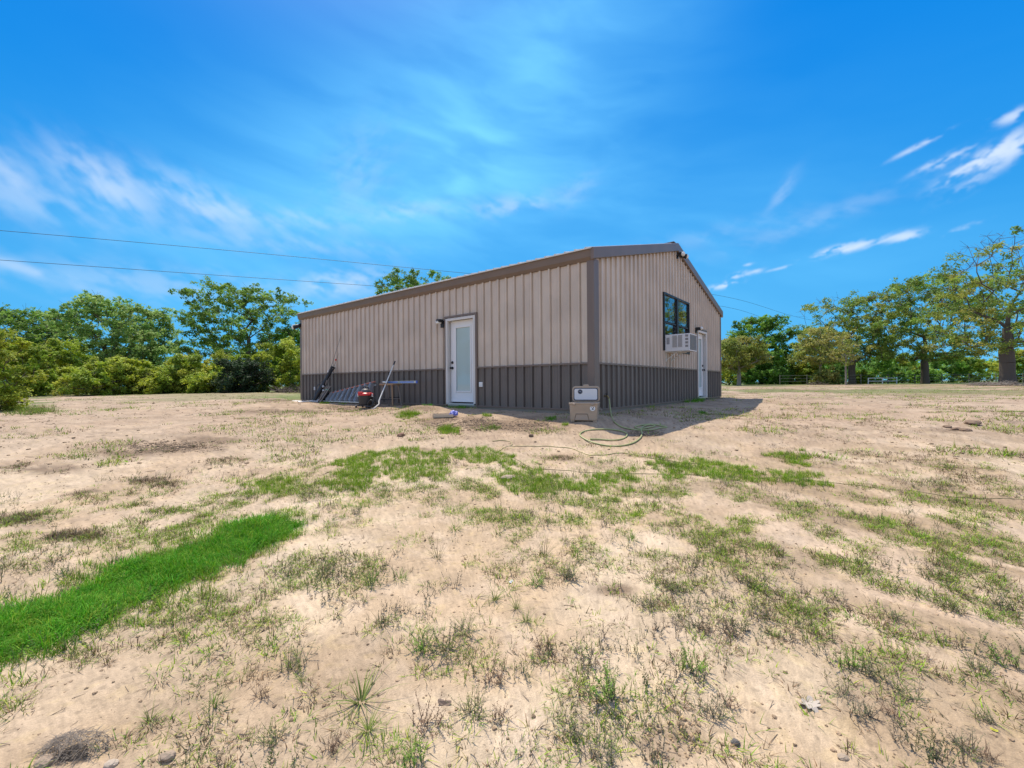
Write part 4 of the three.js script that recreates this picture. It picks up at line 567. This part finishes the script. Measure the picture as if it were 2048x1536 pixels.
// ---------- grass and weeds ----------
const GRASS = phys([1, 1, 1], .7, { vertexColors: true, transmission: .3, thickness: 0, specularIntensity: .3 });
class Mesher { constructor() { this.p = []; this.c = []; } tri(a, b, c, k) { this.p.push(...a, ...b, ...c); this.c.push(...k, ...k, ...k); } geo() { const g = new THREE.BufferGeometry(); g.setAttribute('position', new THREE.Float32BufferAttribute(this.p, 3)); g.setAttribute('color', new THREE.Float32BufferAttribute(this.c, 3)); g.computeVertexNormals(); return g; } }
function blade(m, r, base, dir, len, w, droop, c) {
  const up = V(dir.x, dir.y, dir.z).normalize(), side = V(-up.z, 0, up.x); if (side.lengthSq() < .01) side.set(1, 0, 0); side.normalize().applyAxisAngle(V(0, 1, 0), (r() - .5)); const n = 3; let prev = null;
  for (let i = 0; i <= n; i++) { const f = i / n, p = base.clone().addScaledVector(up, len * f); p.y -= droop * len * f * f; p.addScaledVector(V(up.x, 0, up.z), droop * len * f * f * .5); const ww = w * (1 - f * .92) * .5, a = p.clone().addScaledVector(side, ww).toArray(), b = p.clone().addScaledVector(side, -ww).toArray(); if (prev) { m.tri(prev[0], prev[1], a, c); if (i < n) m.tri(prev[1], b, a, c); } prev = [a, b]; }
}
function tuft(seed, n, len, spread, tilt, w, droop, cols) { const r = rng(seed), m = new Mesher(); for (let i = 0; i < n; i++) { const th = r() * 6.283, q = Math.sqrt(r()) * spread, t = tilt * (.25 + .9 * r()), a = th + (r() - .5) * 1.2; blade(m, r, V(Math.cos(th) * q, -.004, Math.sin(th) * q), V(Math.cos(a) * Math.sin(t), Math.cos(t), Math.sin(a) * Math.sin(t)), len * (.45 + .65 * r()), w * (.7 + .6 * r()), droop * (.3 + r()), cols[Math.floor(r() * cols.length)]); } return m.geo(); }
function weed(seed, stems, len, tilt, leafL, per, cols, stemC) {
  const r = rng(seed), m = new Mesher();
  for (let s = 0; s < stems; s++) {
    const th = r() * 6.283, t = tilt * (.2 + .9 * r()), d = V(Math.cos(th) * Math.sin(t), Math.cos(t), Math.sin(th) * Math.sin(t)), L = len * (.5 + .6 * r()), b = V((r() - .5) * len * .8, -.004, (r() - .5) * len * .8), c = cols[Math.floor(r() * cols.length)];
    blade(m, r, b, d, L, len * .028, -.15, stemC); for (let i = 0; i < per; i++) { const f = .15 + .85 * i / per, p = b.clone().addScaledVector(d, L * f); p.y += .15 * L * f * f; const a = r() * 6.283, e = .5 + .5 * r(); blade(m, r, p, V(Math.cos(a) * e, .45 + .5 * r(), Math.sin(a) * e), leafL * (.6 + .7 * r()) * (1.1 - f * .5), leafL * .30, .25, c); }
  }
  return m.geo();
}
const W1 = [[1, 1, 1], [.8, .85, .8], [1.25, 1.12, 1.0], [.65, .75, .7]];
function scatter(name, label, category, geos, pts) {     // pts: [x, z, scale, colour]; every variant is one object that nobody could count
  geos.forEach((g, v) => {
    const mine = pts.filter((_, i) => i % geos.length === v), o = new THREE.InstancedMesh(g, GRASS, mine.length), m = new THREE.Matrix4(), q = new THREE.Quaternion(), e = new THREE.Euler(), r = rng(500 + v);
    mine.forEach(([x, z, s, c], i) => { e.set((r() - .5) * .25, r() * 6.283, (r() - .5) * .25); q.setFromEuler(e); m.compose(V(x, ground(x, z), z), q, V(s, s * (.8 + .4 * r()), s)); o.setMatrixAt(i, m); o.setColorAt(i, lin(...c)); });
    o.name = numbered(name); o.castShadow = o.receiveShadow = true; o.userData = { kind: 'stuff', label, category, group: label }; scene.add(o);
  });
}
{
  const r = rng(601), pick = (a) => { const c = a[Math.floor(r() * a.length)], f = .8 + .4 * r(); return c.map(v => v * f); };
  const LUSHC = [[.24, .40, .03], [.095, .37, .012], [.115, .42, .014], [.075, .30, .010], [.17, .43, .025]], BRC = [[.29, .46, .025], [.35, .50, .035], [.22, .40, .025], [.38, .48, .055]], SPC = [[.27, .38, .055], [.22, .32, .05], [.34, .38, .08], [.27, .25, .11], [.20, .38, .04]], DRY = [[.22, .145, .085], [.17, .115, .07], [.26, .175, .105], [.16, .13, .075]];
  const lush = [], bright = [], sparse = [], weeds = [], far = [], dryf = [];
  const box4 = LUSH.reduce((a, [x, z]) => [Math.min(a[0], x), Math.max(a[1], x), Math.min(a[2], z), Math.max(a[3], z)], [9, -9, 9, -9]);
  for (let i = 0; i < 26000 && lush.length < 7000; i++) { const x = mix(box4[0] - .2, box4[1] + .2, r()), z = mix(box4[2] - .2, box4[3] + .2, r()); const g3 = () => (r() + r() + r() - 1.5) * .16; if (grassAt(x + g3(), z + g3())[0] && grassAt(x + g3(), z + g3())[0]) lush.push([x, z, (.5 + .65 * r()) * (.75 + .5 * vnoise(x * 6, z * 6, 31)), pick(r() < .9 ? LUSHC : BRC)]); else if (r() < .25 && grassAt(x + g3() * 2.2, z + g3() * 2.2)[0]) bright.push([x, z, .5 + .6 * r(), pick(r() < .5 ? BRC : SPC)]); }
  for (let i = 0; i < 300000; i++) {
    const d = 1.15 + 8 * Math.pow(r(), .85), x = (r() * 2 - 1) * (d * 1.3 + .4), z = -d, [lx, lz] = toLocal(x, z); if (lx > -.05 && lz < .05) continue; const [L, B, S] = grassAt(x, z); if (L) continue;
    if (B && r() < .34) bright.push([x, z, .55 + .6 * r(), pick(r() < .8 ? BRC : SPC)]);
    else if (r() < S * .72) { const g = vnoise(x * 1.1 + 3, z * 1.1, 77); sparse.push([x, z, (.55 + .75 * r()) * (.8 + .05 * d), pick(r() < .25 + .35 * g ? SPC : r() < (d < 3 ? .65 : .42) ? DRY : BRC)]); }
    else if (d < 5.5 && r() < .03 * sstep(.5, .62, fbm(x * 2.2 + 11, z * 2.2, 3, 331)) * (d < 3 ? 1 : .5)) weeds.push([x, z, .5 + .7 * r(), pick([[.12, .13, .06], [.15, .13, .10], [.10, .14, .05], [.17, .15, .11]])]);
  }
  for (let i = 0; i < 60000; i++) { const d = 5.5 + 40 * r() * r(), x = (r() * 2 - 1) * (d * 1.25), z = -d, [lx, lz] = toLocal(x, z); if (lx > -.1 && lx < BW + .2 && lz < .1 && lz > -BL - .2) continue; const n = fbm(x * .5 + 2, z * .8, 4, 341), b = fbm(x * 1.7, z * 1.7, 3, 351); if (n * .6 + b * .4 > (x > 3 ? .50 : .565) && r() < .35) (r() < (x > 3 ? .55 : .5) ? dryf : far).push([x, z, .5 + .8 * r(), pick(r() < .6 ? SPC : BRC)]); }
  for (const q of dryf) q[3] = pick(DRY);
  for (const [px, py, sx, sy, n] of [[340, 893, 120, 16, 500], [200, 985, 90, 16, 400], [90, 935, 110, 14, 420], [60, 1040, 110, 18, 420], [140, 1072, 90, 14, 300], [310, 965, 80, 14, 260], [440, 920, 70, 10, 200], [250, 1015, 110, 12, 220], [1750, 900, 260, 40, 900], [1900, 950, 150, 40, 500], [1650, 850, 300, 14, 700], [1120, 916, 40, 6, 90]]) for (let i = 0; i < n; i++) { const p = G(px + (r() + r() - 1) * sx, py + (r() + r() - 1) * sy); if (fbm(p.x * 2.4, p.z * 2.4, 3, 361) > .47) sparse.push([p.x, p.z, .6 + .6 * r(), pick(r() < .78 ? DRY : SPC)]); }
  const spots = (px, py, sx, sy, n, s, c) => { for (let i = 0; i < n; i++) { const p = G(px + (r() + r() - 1) * sx, py + (r() + r() - 1) * sy); bright.push([p.x, p.z, s * (.6 + .7 * r()), pick(c)]); } };
  spots(1385, 801, 28, 5, 170, 1.9, LUSHC); spots(820, 829, 26, 7, 140, 1.0, BRC); spots(898, 860, 26, 6, 190, .8, BRC); spots(975, 831, 12, 3, 40, .9, BRC); spots(985, 856, 20, 5, 70, .8, SPC); spots(650, 806, 14, 3, 50, 1.1, BRC); spots(685, 808, 10, 2, 20, .8, BRC); spots(930, 815, 40, 2.5, 110, 1.1, LUSHC); spots(860, 810, 16, 2, 40, 1.0, LUSHC); spots(1278, 812, 4, 2, 20, 1.2, LUSHC); spots(1100, 838, 14, 5, 40, .9, LUSHC); spots(1130, 850, 8, 3, 26, .8, BRC); spots(1405, 826, 8, 2, 30, 1, LUSHC); spots(60, 822, 60, 10, 260, 1.6, SPC);
  scatter('lush_grass', 'strip of lush deep green grass at the left', 'grass', [tuft(1, 15, .085, .04, .9, .0050, .45, W1), tuft(2, 13, .105, .035, .8, .0048, .6, W1)], lush);
  scatter('bright_grass', 'bright green grass patches in front of the building', 'grass', [tuft(3, 13, .075, .03, .7, .004, .3, W1), tuft(4, 11, .09, .025, .55, .0036, .3, W1)], bright);
  scatter('sparse_grass', 'sparse dry and green grass scattered over the sand', 'grass', [tuft(5, 9, .062, .035, 1.0, .0042, .35, W1), tuft(6, 8, .075, .04, 1.1, .0042, .3, W1), tuft(7, 11, .055, .025, .85, .004, .4, W1)], sparse);
  scatter('small_weeds', 'small grey and olive weeds among the sand', 'weeds', [weed(8, 6, .07, .8, .018, 8, W1, [.8, .7, .6]), weed(9, 5, .085, .65, .016, 9, W1, [.9, .75, .65])], weeds);
  scatter('distant_grass', 'low grass tufts over the distant field', 'grass', [tuft(10, 12, .10, .09, .9, .009, .35, W1), tuft(11, 10, .08, .11, 1.05, .010, .3, W1)], far);
  scatter('dead_grass', 'brown dead weeds over the distant sand', 'grass', [tuft(12, 13, .05, .12, 1.3, .009, .3, W1), tuft(13, 11, .06, .10, 1.25, .009, .3, W1)], dryf);
  // crumbs of soil and bits of twig on the sand
  const cg = new THREE.IcosahedronGeometry(1, 1), cp = cg.attributes.position; for (let k = 0; k < cp.count; k++) { const n = .7 + .6 * hash2(Math.round(cp.getX(k) * 50), Math.round(cp.getY(k) * 50) + Math.round(cp.getZ(k) * 70), 3); cp.setXYZ(k, cp.getX(k) * n, cp.getY(k) * n * .7, cp.getZ(k) * n); } cg.computeVertexNormals();
  const tg = new THREE.CylinderGeometry(.06, .03, 2, 4).rotateZ(1.5);
  for (const [nm, lab, geo, n, smin, smax, c] of [['soil_crumbs', 'crumbs of soil scattered on the sand', cg, 14000, .0016, .009, [.30, .21, .13]], ['twig_litter', 'bits of dry twig scattered on the sand', tg, 5200, .008, .028, [.17, .13, .10]]]) {
    const o = new THREE.InstancedMesh(geo, mat([1, 1, 1], .95), n), m = new THREE.Matrix4(), q = new THREE.Quaternion(), e = new THREE.Euler();
    for (let i = 0; i < n; i++) { let d = 1.1 + 9 * Math.pow(r(), 1.2), x = (r() * 2 - 1) * d * 1.25, z = -d, s = smin + (smax - smin) * Math.pow(r(), 3); if (i % 5 === 1) { d = 5 + 15 * r(); x = (r() * 2 - 1) * d * 1.2; z = -d; s *= 2.8; const [lx, lz] = toLocal(x, z); if (lx > 0 && lz < 0) x -= 3 + 8 * r(); } if (i % 5 === 0) { const k = [[960, 848, 50, 16], [1060, 852, 70, 16], [900, 850, 60, 14], [700, 818, 80, 8], [1290, 866, 40, 8], [340, 893, 110, 14]][(i / 5) % 6], p = G(k[0] + (r() + r() - 1) * k[2], k[1] + (r() + r() - 1) * k[3]); x = p.x; z = p.z; s = (smin + (smax - smin) * r() * r()) * 2.6; } e.set((r() - .5) * .4, r() * 6.28, (r() - .5) * .4); q.setFromEuler(e); m.compose(V(x, ground(x, z) + s * .1, z), q, V(s, s, s)); o.setMatrixAt(i, m); const f = .6 + .8 * r(); o.setColorAt(i, lin(c[0] * f, c[1] * f, c[2] * f)); }
    o.name = nm; o.castShadow = o.receiveShadow = true; o.userData = { kind: 'stuff', label: lab, category: nm === 'soil_crumbs' ? 'soil' : 'twigs' }; scene.add(o);
  }
  // plants large enough to be told apart: base pixel, height in pixels of the photograph, kind
  const gC = [[.20, .27, .05], [.26, .31, .07], [.15, .21, .045], [.30, .29, .12]], gy = [[.22, .205, .13], [.18, .19, .105], [.26, .225, .165], [.17, .21, .09]], gn = [[.17, .30, .045], [.21, .34, .055], [.24, .27, .09]], br = [[.21, .13, .085], [.16, .105, .07], [.25, .165, .11]];
  const kinds = {
    long: s => tuft(s, 34, 1, .07, .95, .022, .45, gC), fine: s => tuft(s, 26, 1, .10, .75, .014, .25, [[.17, .16, .07], [.13, .15, .05], [.22, .19, .10]]), short: s => tuft(s, 46, 1, .34, .8, .032, .35, gn),
    grey: s => weed(s, 24, .95, 1.15, .13, 13, gy, [.13, .10, .07]), green: s => weed(s, 20, .95, .95, .17, 13, gn, [.14, .13, .05]), brown: s => weed(s, 20, .9, 1.2, .12, 11, br, [.13, .09, .06]), mat: s => weed(s, 36, 1, 1.35, .13, 10, gC.concat(gy), [.14, .12, .07]),
  };
  const list = [[722, 1405, 105, 'long', 'largest long-bladed grass tuft, low left of centre'], [735, 1462, 80, 'long', 'grass tuft touching the largest tuft from below'], [768, 1255, 55, 'fine', 'thin wispy grass tuft on the bare sand left of centre'], [876, 1118, 62, 'fine', 'dry round grass tuft above the bare sand'], [1087, 1112, 62, 'fine', 'pale seeding grass tuft right of the dry round tuft'], [990, 1200, 48, 'long', 'green grass tuft above two small green tufts'], [1052, 1243, 42, 'long', 'small green grass tuft in the centre foreground'], [1032, 1218, 40, 'long', 'small pale grass tuft left of its twin in the centre foreground'], [1138, 1158, 48, 'grey', 'dense grey-green weed right of centre foreground'], [1072, 1172, 38, 'green', 'low green weed left of the dense grey-green weed'], [1212, 1392, 82, 'green', 'bright green bushy weed in the right centre foreground'], [1378, 1345, 66, 'green', 'upright yellow-green weed right of the bright bushy weed'], [1425, 1430, 60, 'grey', 'grey branching weed below the upright yellow-green weed'], [1460, 1412, 46, 'brown', 'brown branching weed beside the grey branching weed'], [1205, 1515, 70, 'grey', 'grey branching weed at the bottom right of centre'], [1150, 1470, 58, 'mat', 'leafy weed above the grey one at the bottom'], [990, 1362, 62, 'brown', 'brown and green upright weed in the centre foreground'], [1090, 1300, 52, 'brown', 'brownish sprigs right of the upright centre weed'], [880, 1308, 70, 'mat', 'wide olive weed mat in the centre foreground'], [840, 1300, 52, 'green', 'green weed at the left end of the olive mat'], [930, 1265, 50, 'mat', 'upper right part of the olive weed growth'], [945, 1430, 60, 'mat', 'weed with brown stems low in the centre'], [1000, 1440, 55, 'brown', 'brown sprigs right of the low centre weed'], [850, 1455, 75, 'brown', 'tall brown weed low left of centre'], [825, 1525, 62, 'green', 'green weed cut by the bottom edge'], [425, 1410, 58, 'short', 'bright short grass clump at the lower left'], [590, 1335, 66, 'mat', 'spiky olive weed left of the bare sand'], [605, 1362, 42, 'long', 'small spiky tuft below the spiky olive weed'], [672, 1500, 46, 'brown', 'lone brown weed near the bottom left of centre'], [545, 1480, 54, 'mat', 'olive weed left of the lone brown weed'], [300, 1440, 50, 'long', 'grass tuft beside the dead clump at the lower left'], [520, 1395, 44, 'brown', 'small brown sprigs left of the spiky weed'], [1295, 1215, 46, 'grey', 'grey weed on the sand right of centre'], [1350, 1180, 40, 'mat', 'olive weed above the grey weed right of centre'], [1408, 1262, 40, 'brown', 'left one of two brown sprigs on the bare sand'], [1462, 1272, 42, 'brown', 'right one of two brown sprigs on the bare sand'], [1545, 1272, 36, 'short', 'small bright grass clump right of the brown sprigs'], [1615, 1225, 44, 'short', 'bright green clump in the right foreground'], [1700, 1335, 60, 'green', 'green weed in the large right weed patch'], [1750, 1355, 58, 'mat', 'middle of the large weed patch at the right'], [1810, 1395, 58, 'mat', 'right end of the large right weed patch'], [1720, 1425, 54, 'grey', 'grey lower end of the large right weed patch'], [1780, 1430, 46, 'brown', 'brown lower end of the large right weed patch'], [1690, 1390, 40, 'grey', 'grey weed left in the large right weed patch'], [1925, 1500, 58, 'grey', 'dark branching weed near the bottom right corner'], [1975, 1520, 44, 'brown', 'brown weed right of the dark branching weed'], [1970, 1440, 44, 'mat', 'weed above the dark branching weed at the right'], [2010, 1330, 56, 'green', 'green weed at the right edge'], [1960, 1340, 46, 'mat', 'grey-green weed left of the right edge weed'], [2000, 1215, 56, 'mat', 'wide dark weed patch by the right edge'], [1900, 1220, 44, 'mat', 'weed left of the wide dark right patch'], [1835, 1190, 40, 'short', 'bright grass clump near the right edge'], [1150, 1010, 26, 'short', 'bright clump before the stone'], [910, 1060, 34, 'short', 'green clump above the dry round tuft'], [1265, 1080, 36, 'short', 'bright green clump right of centre'], [1850, 1320, 30, 'brown', 'lone brown sprig in the right foreground'], [1790, 1240, 36, 'grey', 'grey sprig above the large right patch'], [745, 1165, 44, 'short', 'green clump at the left of the bare sand'], [800, 1160, 40, 'short', 'second green clump at the left of the bare sand'], [575, 1170, 40, 'short', 'green clump right of the lush strip']];
  list.forEach(([px, py, h, k, lab], i) => { const p = G(px, py), s = h * -p.z / F * (k === 'long' || k === 'fine' ? 1.1 : .85); const o = single(k === 'long' || k === 'fine' || k === 'short' ? 'grass_tuft' : 'weed', kinds[k](700 + i), GRASS, lab, k === 'long' || k === 'fine' || k === 'short' ? 'grass tuft' : 'weed', 'plants standing singly on the sand'); o.scale.setScalar(s); o.position.copy(p); o.rotation.y = i * 2.1; });
}
{
  // stones, clods, leaves
  const stone = (seed, sx, sy, sz) => { const g = new THREE.IcosahedronGeometry(1, 3), q = g.attributes.position; for (let k = 0; k < q.count; k++) { const a = new THREE.Vector3().fromBufferAttribute(q, k), n = .75 + .4 * vnoise(a.x * 1.7 + seed * 3, a.y * 1.7 + a.z * 1.3 + 9, seed) + .30 * vnoise(a.x * 5 + seed, a.y * 5 + a.z * 4.3, seed + 1) - .1; q.setXYZ(k, a.x * n * sx, a.y * n * sy, a.z * n * sz); } g.computeVertexNormals(); return g; };
  const put = (name, lab, cat, px, py, w, c, seed, fl = .5, group) => { const p = G(px, py), s = w * -p.z / F / 2, o = single(name, stone(seed, s, s * fl, s * .8), mat(c, .95), lab, cat, group); o.position.set(p.x, p.y + s * fl * .35, p.z); return o; };
  put('stone', 'grey flat stone lying in the bright grass', 'stone', 1016, 957, 28, [.36, .28, .21], 1, .4); put('stone', 'grey stone near the bottom edge at the right', 'stone', 1686, 1516, 20, [.36, .28, .20], 2); put('stone', 'dark stone right of the dirt clods', 'stone', 1471, 1487, 16, [.12, .11, .10], 3, .7);
  put('dirt_clod', 'reddish clod on the sand below the stool', 'clod', 802, 872, 16, [.24, .14, .09], 4, .6); put('dirt_clod', 'small brown clod on the slope left of the cooler', 'clod', 1062, 873, 10, [.18, .12, .08], 5, .8);
  [[1895, 855, 16], [1912, 860, 18], [1932, 862, 20], [1945, 848, 26]].forEach(([x, y, w], i) => put('dirt_clod', ['leftmost clod of the row at the far right', 'second clod of the row at the far right', 'right clod of the row at the far right', 'flat clod above the row at the far right'][i], 'clod', x, y, w, [.22, .15, .10], 10 + i, .45));
  const r = rng(801), hp = G(1345, 1484), heap = thing('dirt_heap', 'loose heap of sandy dirt clods near the bottom, right of centre', 'dirt heap', hp.toArray());
  const clodM = [[.46, .32, .18], [.36, .25, .145], [.30, .22, .15]].map(c => mat(c, .97)), clodG = [0, 1, 2, 3, 4].map(k => stone(20 + k, 1, .7, .85));
  for (let i = 0; i < 95; i++) { const a = r() * 6.28, q = Math.pow(r(), .6), g = G(1345 + Math.cos(a) * q * 66, 1484 + Math.sin(a) * q * 50), s = (2 + 7 * r() * r() * r()) * -g.z / F, o = part('clod', clodG[i % 5], clodM[i % 3], heap); o.position.copy(g).sub(hp); o.position.y += s * .3; o.scale.setScalar(s); o.rotation.set(r() * 3, r() * 6, 0); }
  // leaves on the sand
  const dl = (lab, px, py, w, c, lob) => { const p = G(px, py), s = w * -p.z / F / 2, sh = new THREE.Shape(); for (let k = 0; k <= 60; k++) { const t = k / 60 * 6.2832, q = lob ? (.55 + .45 * Math.abs(Math.sin(t * 3.5 + .4))) * (.75 + .5 * vnoise(Math.cos(t) * 1.6 + 3, Math.sin(t) * 1.6, 4)) : .5 + .5 * Math.abs(Math.cos(t)) ** .6; sh[k ? 'lineTo' : 'moveTo'](Math.cos(t) * q, Math.sin(t) * q * (lob ? .8 : .55)); } const g = new THREE.ExtrudeGeometry(sh, { depth: .03, bevelEnabled: false, curveSegments: 2 }).rotateX(-Math.PI / 2), q = g.attributes.position; for (let k = 0; k < q.count; k++) q.setY(k, q.getY(k) + .25 * (q.getX(k) ** 2) + .12 * Math.sin(q.getZ(k) * 5)); g.computeVertexNormals(); const o = single('dry_leaf', g, mat(c, .7), lab, 'leaf'); o.scale.setScalar(s); o.position.set(p.x, p.y + .004, p.z); o.rotation.set(.1, px, .08); };
  dl('pale lobed dry leaf left of the large right weed patch', 1621, 1412, 44, [.42, .36, .30], 1); dl('brown dry leaf among weeds in the centre foreground', 889, 1408, 28, [.20, .14, .10], 0); dl('small yellow leaf near the bottom right corner', 1988, 1462, 12, [.55, .52, .05], 0); dl('white scrap-like leaf beside the centre weeds', 1022, 1165, 12, [.70, .70, .70], 0);
  // clump of dead grass at the lower left with stones under it
  const p = G(150, 1500), m = new Mesher(); for (let i = 0; i < 420; i++) { const th = r() * 6.28, q = Math.sqrt(r()), b = V(Math.cos(th) * q * .15, .02 + .045 * (1 - q * q), Math.sin(th) * q * .08), a = r() * 6.28; blade(m, r, b, V(Math.cos(a), .25 * r() - .05, Math.sin(a)), .03 + .06 * r(), .0035, .2, [[.20, .17, .14], [.15, .125, .105], [.25, .21, .17]][i % 3]); }
  const dg = single('dead_grass_clump', m.geo(), GRASS, 'matted grey clump of dead grass at the lower left corner', 'grass clump'); dg.position.copy(p); dg.scale.setScalar(.72);
  put('stone', 'smooth striped-looking stone at the lower left corner', 'stone', 92, 1527, 34, [.36, .27, .19], 41, .6); put('stone', 'dark lump under the dead grass clump', 'stone', 150, 1510, 44, [.10, .075, .05], 42, .5); put('stone', 'pale stone near the bottom left edge', 'stone', 222, 1530, 24, [.42, .34, .26], 43, .5); put('stone', 'grey stone right of the pale stone at the bottom left', 'stone', 335, 1515, 30, [.33, .25, .18], 44, .5);
}
renderer.render(scene, camera);
